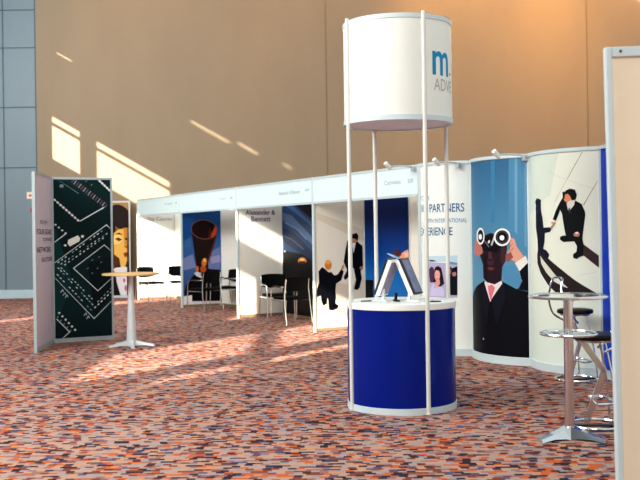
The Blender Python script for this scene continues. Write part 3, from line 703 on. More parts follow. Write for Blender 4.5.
  ('p',18,[(0.981,1.443),(0.929,1.391),(0.934,1.386),(0.986,1.439)],(170,110,98)),
  ('p',18,[(0.995,1.396),(0.943,1.349),(0.949,1.344),(1.001,1.391)],(170,110,98)),
  ('p',19,[(0.559,1.533),(0.556,1.506),(0.547,1.481),(0.533,1.459),(0.515,1.443),(0.493,1.432),(0.468,1.428),(0.442,1.432),(0.418,1.442),(0.395,1.459),(0.377,1.48),(0.365,1.506),(0.362,1.533),(0.368,1.561),(0.38,1.586),(0.399,1.608),(0.423,1.624),(0.449,1.634),(0.474,1.638),(0.498,1.634),(0.519,1.623),(0.537,1.607),(0.549,1.585),(0.556,1.56)],(236,232,226)),
  ('p',20,[(0.534,1.533),(0.532,1.512),(0.525,1.493),(0.515,1.476),(0.502,1.464),(0.486,1.456),(0.469,1.453),(0.451,1.455),(0.434,1.463),(0.419,1.476),(0.407,1.493),(0.4,1.512),(0.398,1.533),(0.402,1.554),(0.41,1.574),(0.423,1.59),(0.438,1.603),(0.456,1.611),(0.474,1.613),(0.49,1.611),(0.505,1.602),(0.518,1.59),(0.527,1.573),(0.533,1.554)],(20,16,20)),
  ('p',21,[(0.508,1.526),(0.504,1.51),(0.492,1.497),(0.475,1.49),(0.455,1.49),(0.437,1.497),(0.424,1.51),(0.42,1.526),(0.426,1.542),(0.439,1.554),(0.458,1.561),(0.477,1.561),(0.493,1.554),(0.505,1.542)],(226,226,226)),
  ('p',22,[(0.49,1.521),(0.486,1.509),(0.478,1.5),(0.466,1.497),(0.453,1.5),(0.444,1.509),(0.441,1.521),(0.445,1.533),(0.454,1.542),(0.466,1.545),(0.478,1.542),(0.487,1.533)],(250,250,250)),
  ('p',23,[(0.961,1.519),(0.958,1.495),(0.95,1.473),(0.937,1.453),(0.919,1.436),(0.898,1.423),(0.874,1.415),(0.848,1.413),(0.822,1.415),(0.796,1.423),(0.773,1.436),(0.753,1.453),(0.737,1.473),(0.728,1.496),(0.725,1.52),(0.729,1.544),(0.739,1.567),(0.755,1.587),(0.776,1.604),(0.8,1.616),(0.825,1.624),(0.851,1.626),(0.877,1.623),(0.901,1.615),(0.922,1.602),(0.939,1.585),(0.952,1.565),(0.959,1.542)],(238,234,228)),
  ('p',24,[(0.938,1.519),(0.936,1.5),(0.93,1.483),(0.919,1.467),(0.905,1.454),(0.888,1.445),(0.869,1.439),(0.848,1.436),(0.828,1.439),(0.808,1.445),(0.79,1.455),(0.774,1.468),(0.763,1.484),(0.756,1.501),(0.753,1.52),(0.757,1.539),(0.764,1.556),(0.777,1.572),(0.792,1.585),(0.811,1.595),(0.831,1.601),(0.851,1.602),(0.871,1.6),(0.891,1.594),(0.906,1.584),(0.921,1.57),(0.93,1.555),(0.937,1.537)],(18,14,18)),
  ('p',25,[(0.926,1.519),(0.923,1.503),(0.916,1.505),(0.918,1.519)],(90,86,92)),
  ('p',25,[(0.923,1.503),(0.918,1.488),(0.91,1.491),(0.916,1.505)],(90,86,92)),
  ('p',25,[(0.918,1.488),(0.909,1.475),(0.902,1.479),(0.91,1.491)],(90,86,92)),
  ('p',25,[(0.909,1.475),(0.897,1.464),(0.891,1.469),(0.902,1.479)],(90,86,92)),
  ('p',25,[(0.897,1.464),(0.883,1.455),(0.879,1.462),(0.891,1.469)],(90,86,92)),
  ('p',25,[(0.883,1.455),(0.866,1.45),(0.864,1.457),(0.879,1.462)],(90,86,92)),
  ('p',25,[(0.866,1.45),(0.848,1.448),(0.849,1.455),(0.864,1.457)],(90,86,92)),
  ('p',25,[(0.848,1.448),(0.832,1.45),(0.833,1.457),(0.849,1.455)],(90,86,92)),
  ('p',25,[(0.832,1.45),(0.814,1.455),(0.818,1.462),(0.833,1.457)],(90,86,92)),
  ('p',25,[(0.814,1.455),(0.799,1.464),(0.804,1.47),(0.818,1.462)],(90,86,92)),
  ('p',25,[(0.799,1.464),(0.786,1.475),(0.793,1.48),(0.804,1.47)],(90,86,92)),
  ('p',25,[(0.786,1.475),(0.777,1.489),(0.784,1.492),(0.793,1.48)],(90,86,92)),
  ('p',25,[(0.777,1.489),(0.77,1.504),(0.78,1.506),(0.784,1.492)],(90,86,92)),
  ('p',25,[(0.77,1.504),(0.769,1.52),(0.777,1.52),(0.78,1.506)],(90,86,92)),
  ('p',25,[(0.769,1.52),(0.771,1.536),(0.78,1.534),(0.777,1.52)],(90,86,92)),
  ('p',25,[(0.771,1.536),(0.777,1.551),(0.785,1.548),(0.78,1.534)],(90,86,92)),
  ('p',25,[(0.777,1.551),(0.788,1.564),(0.795,1.56),(0.785,1.548)],(90,86,92)),
  ('p',25,[(0.788,1.564),(0.801,1.575),(0.806,1.57),(0.795,1.56)],(90,86,92)),
  ('p',25,[(0.801,1.575),(0.816,1.584),(0.82,1.577),(0.806,1.57)],(90,86,92)),
  ('p',25,[(0.816,1.584),(0.833,1.589),(0.836,1.582),(0.82,1.577)],(90,86,92)),
  ('p',25,[(0.833,1.589),(0.851,1.59),(0.851,1.583),(0.836,1.582)],(90,86,92)),
  ('p',25,[(0.851,1.59),(0.868,1.589),(0.867,1.582),(0.851,1.583)],(90,86,92)),
  ('p',25,[(0.868,1.589),(0.884,1.583),(0.881,1.577),(0.867,1.582)],(90,86,92)),
  ('p',25,[(0.884,1.583),(0.898,1.574),(0.893,1.569),(0.881,1.577)],(90,86,92)),
  ('p',25,[(0.898,1.574),(0.91,1.563),(0.904,1.559),(0.893,1.569)],(90,86,92)),
  ('p',25,[(0.91,1.563),(0.918,1.55),(0.911,1.547),(0.904,1.559)],(90,86,92)),
  ('p',25,[(0.918,1.55),(0.924,1.535),(0.916,1.533),(0.911,1.547)],(90,86,92)),
  ('p',25,[(0.924,1.535),(0.926,1.519),(0.918,1.519),(0.916,1.533)],(90,86,92)),
  ('p',26,[(0.88,1.512),(0.876,1.499),(0.867,1.488),(0.854,1.482),(0.839,1.482),(0.825,1.488),(0.816,1.499),(0.813,1.513),(0.816,1.526),(0.826,1.537),(0.84,1.542),(0.855,1.542),(0.868,1.536),(0.877,1.525)],(250,250,250)),
  ('p',27,[(0.66,1.461),(0.651,1.45),(0.639,1.445),(0.628,1.447),(0.623,1.457),(0.627,1.469),(0.637,1.481),(0.65,1.486),(0.66,1.483),(0.664,1.474)],(230,225,225)),
  ('p',28,[(0.525,0.277),(0.521,0.268),(0.511,0.263),(0.501,0.266),(0.498,0.274),(0.502,0.283),(0.512,0.288),(0.521,0.285)],(200,200,200)),
 ],
 'plaza': [
  ('p',1,[(0.0,2.484),(0.657,2.468),(0.528,1.991),(0.0,1.777)],(214,222,208)),
  ('p',2,[(0.938,2.443),(0.765,2.164),(0.77,2.161),(0.943,2.441)],(120,100,92)),
  ('p',2,[(1.1,2.124),(0.945,1.868),(0.951,1.864),(1.106,2.12)],(120,100,92)),
  ('p',2,[(0.768,2.167),(0.598,1.913),(0.602,1.911),(0.771,2.166)],(170,160,145)),
  ('p',2,[(0.504,2.254),(0.779,2.141),(0.78,2.143),(0.506,2.256)],(186,180,160)),
  ('p',2,[(0.777,2.142),(1.074,2.031),(1.075,2.033),(0.777,2.144)],(186,180,160)),
  ('p',2,[(0.656,2.432),(0.504,2.245),(0.506,2.244),(0.657,2.431)],(196,194,176)),
  ('p',2,[(0.823,1.263),(1.1,1.354),(1.1,1.356),(0.823,1.265)],(190,182,160)),
  ('p',2,[(0.897,1.099),(1.08,1.137),(1.079,1.139),(0.897,1.101)],(190,182,160)),
  ('p',3,[(0.943,1.436),(1.107,1.312),(1.106,1.181),(0.942,1.312),(0.901,1.297),(0.879,1.363)],(70,50,50)),
  ('p',4,[(0.286,1.37),(0.399,1.352),(0.513,1.26),(0.683,1.152),(0.841,1.041),(1.093,0.892),(1.092,0.838),(0.799,0.878),(0.606,0.889),(0.48,0.977),(0.346,1.105),(0.273,1.213),(0.268,1.312)],(50,38,42)),
  ('p',5,[(0.337,1.304),(0.378,1.273),(0.512,1.166),(0.623,1.067),(0.756,0.954),(0.71,0.964),(0.584,1.015),(0.455,1.112),(0.356,1.215)],(214,214,196)),
  ('p',6,[(0.25,1.83),(0.294,1.89),(0.359,1.88),(0.371,1.808),(0.395,1.731),(0.412,1.625),(0.521,1.628),(0.546,1.608),(0.519,1.575),(0.435,1.564),(0.427,1.466),(0.4,1.387),(0.46,1.365),(0.504,1.324),(0.498,1.294),(0.435,1.266),(0.38,1.322),(0.293,1.332),(0.282,1.485),(0.243,1.638)],(26,32,48)),
  ('p',7,[(0.365,1.838),(0.359,1.819),(0.343,1.803),(0.32,1.795),(0.292,1.795),(0.266,1.805),(0.248,1.821),(0.241,1.842),(0.249,1.861),(0.269,1.877),(0.295,1.885),(0.322,1.884),(0.345,1.874),(0.36,1.858)],(40,42,62)),
  ('p',7,[(0.235,1.926),(0.279,1.963),(0.326,1.957),(0.368,1.941),(0.365,1.846),(0.267,1.845)],(34,36,54)),
  ('p',8,[(0.521,1.624),(0.587,1.679),(0.611,1.675),(0.546,1.601)],(170,140,120)),
  ('p',9,[(0.727,1.979),(0.778,1.863),(0.854,1.919),(0.928,1.877),(0.963,1.792),(0.966,1.756),(0.942,1.592),(0.93,1.502),(0.943,1.429),(0.935,1.327),(0.867,1.275),(0.825,1.286),(0.822,1.326),(0.864,1.356),(0.869,1.418),(0.839,1.469),(0.764,1.466),(0.709,1.462),(0.666,1.488),(0.667,1.522),(0.719,1.536),(0.74,1.529),(0.725,1.595),(0.694,1.781),(0.672,1.822),(0.635,1.745),(0.611,1.701),(0.563,1.709),(0.608,1.805),(0.674,1.911)],(16,20,24)),
  ('p',10,[(0.754,1.89),(0.854,1.914),(0.845,1.868),(0.789,1.808),(0.769,1.819)],(224,214,206)),
  ('p',11,[(0.777,1.834),(0.794,1.844),(0.797,1.778),(0.777,1.793)],(60,64,80)),
  ('p',12,[(0.722,2.001),(0.756,2.033),(0.812,1.998),(0.807,1.925),(0.754,1.897),(0.725,1.924),(0.718,1.965)],(226,140,112)),
  ('p',13,[(0.731,1.983),(0.744,2.03),(0.797,2.05),(0.855,2.037),(0.877,1.977),(0.861,1.927),(0.819,1.921),(0.8,1.965),(0.772,1.996)],(18,16,18)),
  ('p',13,[(0.706,2.017),(0.736,2.023),(0.734,1.946),(0.709,1.939)],(20,20,24)),
  ('p',14,[(0.848,1.568),(0.882,1.575),(0.905,1.549),(0.889,1.52),(0.844,1.524),(0.829,1.543)],(200,130,110)),
  ('p',15,[(0.848,1.568),(0.882,1.575),(0.894,1.557),(0.86,1.55)],(236,226,220)),
  ('p',16,[(0.591,1.682),(0.58,1.672),(0.567,1.667),(0.555,1.668),(0.547,1.675),(0.547,1.687),(0.553,1.699),(0.565,1.709),(0.578,1.714),(0.59,1.713),(0.597,1.705),(0.598,1.694)],(220,150,130)),
  ('p',17,[(0.548,1.713),(0.602,1.705),(0.587,1.686),(0.547,1.691)],(236,230,226)),
 ],
 'fascia0': [
  ('t','Connexus',2.189,2.262,2.608,2.324,(150,168,172),0),
  ('t','50',2.783,2.259,2.911,2.313,(150,168,172),0),
 ],
 'fascia1': [
  ('t','Alexander & Bennett',1.861,2.262,2.685,2.326,(150,168,172),0),
  ('t','49',2.856,2.281,2.996,2.33,(150,168,172),0),
 ],
 'fascia2': [
  ('t','Argus',2.276,2.275,2.604,2.329,(150,168,172),0),
  ('t','48',2.804,2.279,2.948,2.325,(150,168,172),0),
 ],
 'fascia3': [
  ('t','The Courier',2.093,2.289,2.599,2.34,(150,168,172),0),
  ('t','47',2.783,2.284,2.906,2.338,(150,168,172),0),
 ],
 'drum': [
  ('t','m',1.081,2.98,1.318,3.192,(36,140,184),0.5),
  ('t','ADVE',1.096,2.844,1.398,2.951,(186,176,178),0),
  ('t','.',1.344,3.001,1.392,3.023,(110,150,180),0.3),
 ],
}


# ------------------------------------------------------------------ the hall
D = (0.4713, -0.8819)      # booth row runs this way (towards the viewer)
N = (0.8819, 0.4713)       # booth side walls run this way (away from the aisle)
def along(p, d, t): return (p[0] + d[0] * t, p[1] + d[1] * t)
WALL_Y = 24.85

bm = bmesh.new()
v = [bm.verts.new(p) for p in ((-9.6, -22, 0), (14, -22, 0), (14, 25.2, 0), (-9.6, 25.2, 0))]
bm.faces.new(v); struct('floor', bm, 'carpet')

# far wall: grey clad bay at the left, beige plaster for the rest
bm = bmesh.new(); add_box(bm, ((-7.37 + 14) / 2, WALL_Y + 0.2, 5), (14 + 7.37, 0.4, 10)); struct('wall_back', bm, 'beige')
bm = bmesh.new()
for x in (0.22, 7.05): add_box(bm, (x, WALL_Y - 0.004, 5), (0.025, 0.012, 10))
struct('trim_1', bm, 'beige_joint')
bm = bmesh.new(); add_box(bm, ((-9.6 - 7.37) / 2, WALL_Y + 0.24, 5), (9.6 - 7.37, 0.4, 10)); struct('wall_back_left', bm, 'grey')
bm = bmesh.new()
for z in (3.42, 5.0, 6.56, 7.55): add_box(bm, ((-9.6 - 7.37) / 2, WALL_Y + 0.04, z), (9.6 - 7.37, 0.02, 0.03))
add_box(bm, (-8.24, WALL_Y + 0.04, 5), (0.03, 0.02, 10)); add_box(bm, (-7.385, WALL_Y + 0.03, 5), (0.03, 0.05, 10))
struct('trim_2', bm, 'grey_joint')
bm = bmesh.new(); add_box(bm, ((-9.6 - 7.4) / 2, WALL_Y - 0.01, 0.11), (9.6 - 7.4, 0.12, 0.22), bevel=0.01); struct('baseboard_back', bm, 'skirting')

# window wall on the left, out of the frame: masks the low sun, bare openings shaped to throw its patches
WX = -9.5
K = 0.58 * 9.5
HOLES = [  # (y0, y1, c0, c1): sill and head heights as c + K
    (20.16, 21.25, -0.40, 0.50), (20.16, 21.25, 0.57, 0.74),
    (16.85, 19.60, -0.33, 0.50), (16.85, 19.60, 0.57, 0.74),
    (15.25, 16.70, -3.0, -0.47),
    (12.9, 13.7, -4.6, -3.2),
    (5.75, 7.35, -1.0, 0.02), (5.95, 7.35, 0.62, 1.10),
    (0.60, 3.30, -1.62, -0.56), (0.60, 3.30, -0.38, 0.50), (0.60, 3.30, 0.57, 0.74),
    (-0.88, -0.36, -1.05, -0.56), (-0.88, -0.36, -0.38, 0.50),
    (20.40, 21.05, 2.44, 2.50), (14.6, 16.1, 2.62, 2.69), (13.55, 14.35, 2.74, 2.81), (12.3, 12.7, 2.86, 2.92),
]
bm = bmesh.new()
ys = sorted({-22.0, 25.2} | {h[0] for h in HOLES} | {h[1] for h in HOLES})
zs = sorted({0.0, 18.0} | {h[2] + K for h in HOLES} | {h[3] + K for h in HOLES})
for ya, yb in zip(ys, ys[1:]):
    run = None
    for za, zb in list(zip(zs, zs[1:])) + [(None, None)]:
        solid = za is not None and not any(h[0] - 1e-6 <= ya and yb <= h[1] + 1e-6 and h[2] + K - 1e-6 <= za and zb <= h[3] + K + 1e-6 for h in HOLES)
        if solid: run = (run[0], zb) if run else (za, zb)
        elif run:
            add_box(bm, (WX - 0.03, (ya + yb) / 2, (run[0] + run[1]) / 2), (0.06, yb - ya, run[1] - run[0])); run = None
struct('wall_left', bm, 'grey')

# ------------------------------------------------------------------ display panels
def board_frame(bm, w, h, t=0.03, rail=0.03, post=0.03, bottom=None):
    b = rail if bottom is None else bottom
    add_box(bm, (post / 2, 0, h / 2), (post, t + 0.012, h)); add_box(bm, (w - post / 2, 0, h / 2), (post, t + 0.012, h))
    add_box(bm, (w / 2, 0, h - rail / 2), (w - 2 * post, t + 0.012, rail)); add_box(bm, (w / 2, 0, b / 2), (w - 2 * post, t + 0.012, b))

def panel_at(name, label, cat, p, q, group=None):
    rz = math.atan2(q[1] - p[1], q[0] - p[0]); w = math.hypot(q[0] - p[0], q[1] - p[1])
    return thing(name, label, cat, (p[0], p[1], 0), rz, group), w

POSTS = [(-0.101 - 1.475 * k, 15.36 + 2.76 * k) for k in range(4)]
END = (1.336, 12.668)
L = 0.96
# side walls of the booths
def side_wall(k, key, name, label, u1, grad, mat='cream', v0=0.06, plabel=None):
    t, w = panel_at(name, label, 'partition', POSTS[k], along(POSTS[k], N, L), 'booth side partitions')
    b = bmesh.new(); add_lathe(b, [(0, 0), (0.027, 0), (0.027, 2.5), (0, 2.5)], 16); build('front_post', b, 'alu_white', t, True)
    b = bmesh.new(); add_lathe(b, [(0, 0), (0.02, 0), (0.02, 2.48), (0, 2.48)], 12, (w - 0.0, 0, 0)); build('rear_post', b, 'alu_white', t, True)
    b = bmesh.new(); add_box(b, (w / 2, 0, 1.26), (w - 0.045, 0.018, 2.40)); build('wall_board', b, mat, t)
    b = bmesh.new(); add_box(b, (w / 2, 0, 0.035), (w - 0.045, 0.026, 0.05)); build('bottom_rail', b, 'beige_joint', t)
    s = Surf(w); art = ART[key]
    if grad:
        poster('printed_poster', s, 0.03, u1, v0, 2.44, grad, art, t, 0.0105, plabel)
    if any(o[0] == 't' for o in art): lettering(s, art, t, off=0.0115)
    return t
side_wall(0, 'handshake', 'booth_partition', 'booth partition with a cream picture of two dark suited men shaking hands', 0.93, [(0, (238, 228, 208)), (0.5, (240, 232, 216)), (1, (236, 226, 206))])
sw = side_wall(1, 'alex', 'booth_partition', 'cream booth partition with a purple two-line company name at its top', 0, None)
side_wall(2, 'funnel', 'booth_partition', 'booth partition with a blue poster of a dark funnel pointed at the viewer', 0.93, [(0, (70, 90, 140)), (0.45, (60, 96, 150)), (0.7, (36, 84, 140)), (1, (20, 62, 116))], v0=0.08)
side_wall(3, 'courier', 'booth_partition', 'white booth partition with faint mauve heading in the booth nearest the far wall', 0, None, 'white')
# rule under the company names
for key, k in (('alex', 1), ('courier', 3)):
    pass

def back_wall(k, label, key, u1, grad, mat='cream', length=3.0):
    p = along(POSTS[k], N, L)
    t, w = panel_at('booth_back_wall', label, 'partition', p, along(p, D, length), 'booth back walls')
    xs = [0.0, 1.37, 2.2, w]
    for xa, xb in zip(xs, xs[1:]):
        b = bmesh.new(); add_box(b, ((xa + xb) / 2, 0.0, 1.26), (xb - xa - 0.03, 0.018, 2.40)); build('wall_board', b, mat, t)
    for x in xs[1:]:
        b = bmesh.new(); add_lathe(b, [(0, 0), (0.018, 0), (0.018, 2.48), (0, 2.48)], 12, (x, 0, 0)); build('post', b, 'alu_white', t, True)
    b = bmesh.new(); add_box(b, (w / 2, 0, 0.035), (w - 0.04, 0.026, 0.05)); build('bottom_rail', b, 'beige_joint', t)
    if key: poster('printed_poster', Surf(w), 0.03, u1, 0.06, 2.44, grad, ART[key], t, 0.0195)
back_wall(0, 'booth back wall with a deep blue poster of a reaching hand', 'bluehand', 1.34, [(0, (24, 110, 176)), (0.35, (22, 104, 172)), (0.55, (10, 58, 128)), (0.75, (8, 34, 92)), (1, (8, 28, 78))], length=2.95)
back_wall(1, 'booth back wall with a dark blue picture of a planet from space', 'earth', 1.34, [(0, (14, 14, 22)), (0.4, (16, 24, 46)), (1, (10, 16, 34))])
back_wall(2, 'blank pale booth back wall right of the dark funnel poster', None, 0, None)
back_wall(3, 'blank booth back wall in the booth nearest the far wall', None, 0, None, 'white')

# fascia boards
FL = ['white fascia board of the booth nearest the round counter', 'white fascia board over the booth with the purple company name',
      'white fascia board over the booth with the dark funnel poster', 'white fascia board of the booth nearest the far wall']
for k in range(4):
    q = END if k == 0 else POSTS[k - 1]
    t, w = panel_at('fascia_board', FL[k], 'fascia', POSTS[k], q, 'booth fascia boards')
    b = bmesh.new(); add_box(b, (w / 2, 0, 2.285), (w - 0.05, 0.02, 0.36)); build('sign_board', b, 'fascia', t)
    b = bmesh.new(); add_box(b, (w / 2, 0, 2.48), (w - 0.05, 0.04, 0.035)); build('top_rail', b, 'alu_white', t)
    b = bmesh.new(); add_box(b, (w / 2, 0, 2.09), (w - 0.05, 0.04, 0.035)); build('bottom_rail', b, 'alu_white', t)
    lettering(Surf(w), ART['fascia%d' % k], t, off=0.0112)
    if k == 0:
        b = bmesh.new(); add_lathe(b, [(0, 0), (0.027, 0), (0.027, 2.5), (0, 2.5)], 16, (w, 0, 0)); build('end_post', b, 'alu_white', t, True)

# arm spotlights on the tops of the walls
def spot_light_fixture(label, base, z, direction, reach, down):
    t = thing('arm_spotlight', label, 'spotlight', (base[0] + direction[0] * 0.045, base[1] + direction[1] * 0.045, z), math.atan2(direction[1], direction[0]), 'spotlights clipped to the wall tops')
    b = bmesh.new(); add_box(b, (0, 0, 0.02), (0.06, 0.05, 0.07), bevel=0.006); build('clamp', b, 'alu', t)
    b = bmesh.new(); add_tube(b, [(0, 0, 0.05), (reach * 0.5, 0, 0.055), (reach, 0, 0.045)], 0.011, 10); build('arm', b, 'alu', t, True)
    a = Vector((reach - 0.02, 0, 0.03)); d = Vector((0.75, 0.15, 0.62)).normalized()
    b = bmesh.new(); add_tube(b, [a - d * 0.02, a + d * 0.01, a + d * 0.09, a + d * 0.094], [0.024, 0.03, 0.03, 0.025], 16); h = build('lamp_head', b, 'white', t, True)
    b = bmesh.new(); add_tube(b, [a - d * 0.026, a - d * 0.02], [0.022, 0.022], 16); build('lens', b, 'lens', h, True)
    return t
back = (-N[0], -N[1])
spot_light_fixture('white arm spotlight at the right end of the fascia boards', (1.30, 12.73), 2.42, back, 0.40, 0)
spot_light_fixture('white arm spotlight above the panel reading PARTNERS', (1.82, 12.14), 2.42, back, 0.34, 0)
spot_light_fixture('white arm spotlight above the binoculars man panel', (2.46, 11.19), 2.43, back, 0.42, 0)

# curved panels
def curved_panel(label, p, q, sag, key, grad, mat_back='white', solid=None, plabel=None, u0=0.03, off=0.0):
    chord = math.hypot(q[0] - p[0], q[1] - p[1])
    t, _ = panel_at('curved_display_panel', label, 'display panel', p, q, 'curved display wall panels')
    s = Surf(0, sag, chord)
    n = 28
    def strip(z0, z1, o0, o1, ua=0.0, ub=None):
        b = bmesh.new(); ub = s.w if ub is None else ub
        ring = []
        for i in range(n + 1):
            u = ua + (ub - ua) * i / n
            ring.append([b.verts.new(s.at(u, z, o)) for z, o in ((z0, o0), (z0, o1), (z1, o1), (z1, o0))])
        for A, B in zip(ring, ring[1:]):
            for k in range(4): b.faces.new((A[k], A[(k + 1) % 4], B[(k + 1) % 4], B[k]))
        b.faces.new(ring[0]); b.faces.new(ring[-1][::-1])
        return b
    build('curved_board', strip(0.09, 2.46, -0.012, 0.0, 0.005, s.w - 0.005), solid or mat_back, t, True)
    build('base_rail', strip(0.0, 0.09, -0.03, 0.018), 'alu_white', t, True)
    build('top_rail', strip(2.46, 2.5, -0.03, 0.018), 'alu_white', t, True)
    for u in ((0.0,) if key else (0.0, s.w)):
        b = bmesh.new(); c = s.at(u, 0, 0.0); add_lathe(b, [(0, 0), (0.022, 0), (0.022, 2.5), (0, 2.5)], 14, (c.x, c.y, 0)); build('edge_post', b, 'alu_white', t, True)
    if key:
        if grad: poster('printed_graphic', s, u0, s.w - 0.03, 0.095, 2.455, grad, ART[key], t, 0.001)
        if any(o[0] == 't' for o in ART[key]): lettering(s, ART[key], t, off=0.0034)
    return t
C1 = (1.943, 12.145); C2 = (2.474, 11.18); C3 = (3.05, 10.3)
curved_panel('curved white panel with blue lettering reading PARTNERS and a small photo of a woman', (1.335, 12.6), C1, 0.12, 'partners', [(0, (238, 238, 230)), (1, (238, 240, 234))])
curved_panel('curved panel with a picture of a suited man looking through binoculars', C1, C2, 0.2, 'binoc', [(0, (30, 60, 90)), (0.35, (104, 150, 176)), (0.7, (80, 132, 164)), (1, (60, 106, 142))])
curved_panel('curved pale panel with a picture of two men shaking hands and long shadows', C2, C3, 0.18, 'plaza', [(0, (216, 224, 212)), (0.5, (230, 230, 214)), (1, (230, 230, 216))])
curved_panel('plain blue curved panel behind the near right board', C3, (3.62, 9.45), 0.17, None, None, solid='bluewall')

# folding display at the left
FH = (-4.04, 14.3)
def flat_panel_parts(t, x, w, rz, key, grad, board, side_name):
    pass
t = thing('folding_display', 'free-standing two-leaf display with a circuit board picture and a pale mauve text leaf', 'display stand', (FH[0], FH[1], 0), 0)
def leaf(parent, name, p, q, key, grad, board):
    rz = math.atan2(q[1] - p[1], q[0] - p[0]); w = math.hypot(q[0] - p[0], q[1] - p[1])
    b = bmesh.new(); board_frame(b, w, 2.5, 0.03, 0.035, 0.03, 0.06)
    fr = build(name, b, 'alu_matt', parent)
    fr.location = (p[0] - FH[0], p[1] - FH[1], 0); fr.rotation_euler = (0, 0, rz)
    b = bmesh.new(); add_box(b, (w / 2, 0.0, 1.265), (w - 0.06, 0.024, 2.40)); build('board', b, board, fr)
    s = Surf(w)
    if grad: poster('printed_poster', s, 0.035, w - 0.035, 0.065, 2.46, grad, ART[key], fr, 0.0135)
    if any(o[0] == 't' for o in ART[key]): lettering(s, ART[key], fr, off=0.0135)
    return fr
f1 = leaf(t, 'text_leaf', (-3.93, 13.05), (-4.035, 14.27), 'foldtext', None, 'mauve'); f1['label'] = 'pale mauve leaf with dark lettering'
f2 = leaf(t, 'picture_leaf', FH, (-3.21, 14.7), 'circuit', [(0, (10, 34, 38)), (0.3, (12, 48, 50)), (0.6, (8, 30, 34)), (1, (12, 44, 46))], 'dark'); f2['label'] = 'leaf with a dark green circuit board picture'
b = bmesh.new()
b.free()
for z in (0.4, 1.25, 2.1):
    b = bmesh.new(); add_lathe(b, [(0, z - 0.05), (0.012, z - 0.05), (0.012, z + 0.05), (0, z + 0.05)], 10, (0.018, -0.03, 0)); build('hinge', b, 'alu', t, True)

# portrait panel by the far wall
t, w = panel_at('portrait_panel', 'display panel with a golden portrait of a woman standing by the far wall', 'display stand', (-5.90, 24.55), (-4.90, 24.55))
b = bmesh.new(); board_frame(b, w, 2.5, 0.03, 0.035, 0.03, 0.06); build('frame', b, 'alu_white', t)
b = bmesh.new(); add_box(b, (w / 2, 0, 1.265), (w - 0.06, 0.024, 2.4)); build('board', b, 'cream', t)
poster('printed_poster', Surf(w), 0.035, w - 0.035, 0.065, 2.46, [(0, (40, 28, 30)), (0.5, (90, 60, 40)), (1, (180, 138, 92))], ART['woman'], t, 0.0135)
for x in (0.05, w - 0.05):
    b = bmesh.new(); add_box(b, (x, 0, 0.012), (0.05, 0.4, 0.024), bevel=0.004); build('foot', b, 'alu', t)

# near right board (cream, partly out of frame)
t = thing('standing_board', 'large cream display board with aluminium frame at the right edge, nearest the viewer', 'display board', (1.461, 4.72, 0), R(-2))
t.rotation_euler = (0, R(-0.85), R(-2))
w = 1.25
b = bmesh.new(); add_box(b, (0.016, 0, 1.25), (0.032, 0.05, 2.5), bevel=0.006); build('left_post', b, 'alu_white', t)
b = bmesh.new(); add_box(b, (w - 0.016, 0, 1.25), (0.032, 0.05, 2.5), bevel=0.006); build('right_post', b, 'alu_white', t)
b = bmesh.new(); add_box(b, (w / 2, 0, 2.475), (w - 0.064, 0.044, 0.05), bevel=0.004); tr = build('top_rail', b, 'alu_white', t)
b = bmesh.new(); add_tube(b, [(0.075, -0.022, 2.477), (0.075, -0.0245, 2.477)], 0.007, 12); build('screw', b, 'dark', tr)
b = bmesh.new(); add_box(b, (w / 2, 0, 0.03), (w - 0.064, 0.044, 0.06), bevel=0.004); build('bottom_rail', b, 'alu_white', t)
b = bmesh.new(); add_box(b, (w / 2, 0, 1.255), (w - 0.064, 0.02, 2.39)); build('board', b, 'warm', t)

# ------------------------------------------------------------------ round counter with lamp-like header drum
CX, CY, CR = 0.735, 8.76, 0.502
t = thing('promotion_counter', 'round royal blue promotion counter carrying a white header drum on four slim poles', 'counter', (CX, CY, 0))
def band(r0, r1, z0, z1): 
    b = bmesh.new(); add_lathe(b, [(r0, z0), (r1, z0), (r1, z1), (r0, z1), (r0, z0)], 96); return b
b = bmesh.new(); add_lathe(b, [(CR - 0.008, 0.055), (CR - 0.008, 0.915)], 96); add_lathe(b, [(CR - 0.02, 0.915), (CR - 0.02, 0.055)], 96); build('counter_body', b, 'blue', t, True)
build('base_rim', band(CR - 0.03, CR, 0.0, 0.058), 'alu_white', t, True)
b = bmesh.new(); add_lathe(b, [(0, 0.91), (CR, 0.91), (CR + 0.004, 0.915), (CR + 0.004, 0.963), (CR, 0.968), (0, 0.968)], 96); top = build('countertop', b, 'white', t, True)
b = bmesh.new(); add_lathe(b, [(0.30, 0.9685), (0.30, 0.9705), (0.296, 0.9705), (0.296, 0.9685)], 64); build('inlay_ring', b, 'alu', top, True)
PR = CR + 0.001
for a in [R(-67.5 + 90 * i) for i in (0, -1, 2, 1)]:
    b = bmesh.new(); c = (PR * math.cos(a), PR * math.sin(a), 0)
    add_lathe(b, [(0, 0), (0.024, 0), (0.024, 0.012), (0.0195, 0.016), (0.0195, 3.515), (0.016, 3.53), (0, 3.532)], 18, c)
    p = build('pole', b, 'pole', t, True)
    for z in (0.94, 2.61, 3.47):
        b = bmesh.new(); add_box(b, (c[0] * 0.975, c[1] * 0.975, z), (0.03, 0.03, 0.03), Matrix.Rotation(a, 3, 'Z'), bevel=0.003); build('clamp', b, 'pole', p)
dz0, dz1 = 2.58, 3.508
b = bmesh.new(); add_lathe(b, [(CR - 0.006, dz0 + 0.02), (CR - 0.006, dz1 - 0.02)], 96); add_lathe(b, [(CR - 0.014, dz1 - 0.02), (CR - 0.014, dz0 + 0.02)], 96)
dr = build('header_drum', b, 'drum', t, True)
build('top_rim', band(CR - 0.03, CR, dz1 - 0.04, dz1), 'alu_white', dr, True)
build('bottom_rim', band(CR - 0.03, CR, dz0, dz0 + 0.045), 'alu_white', dr, True)
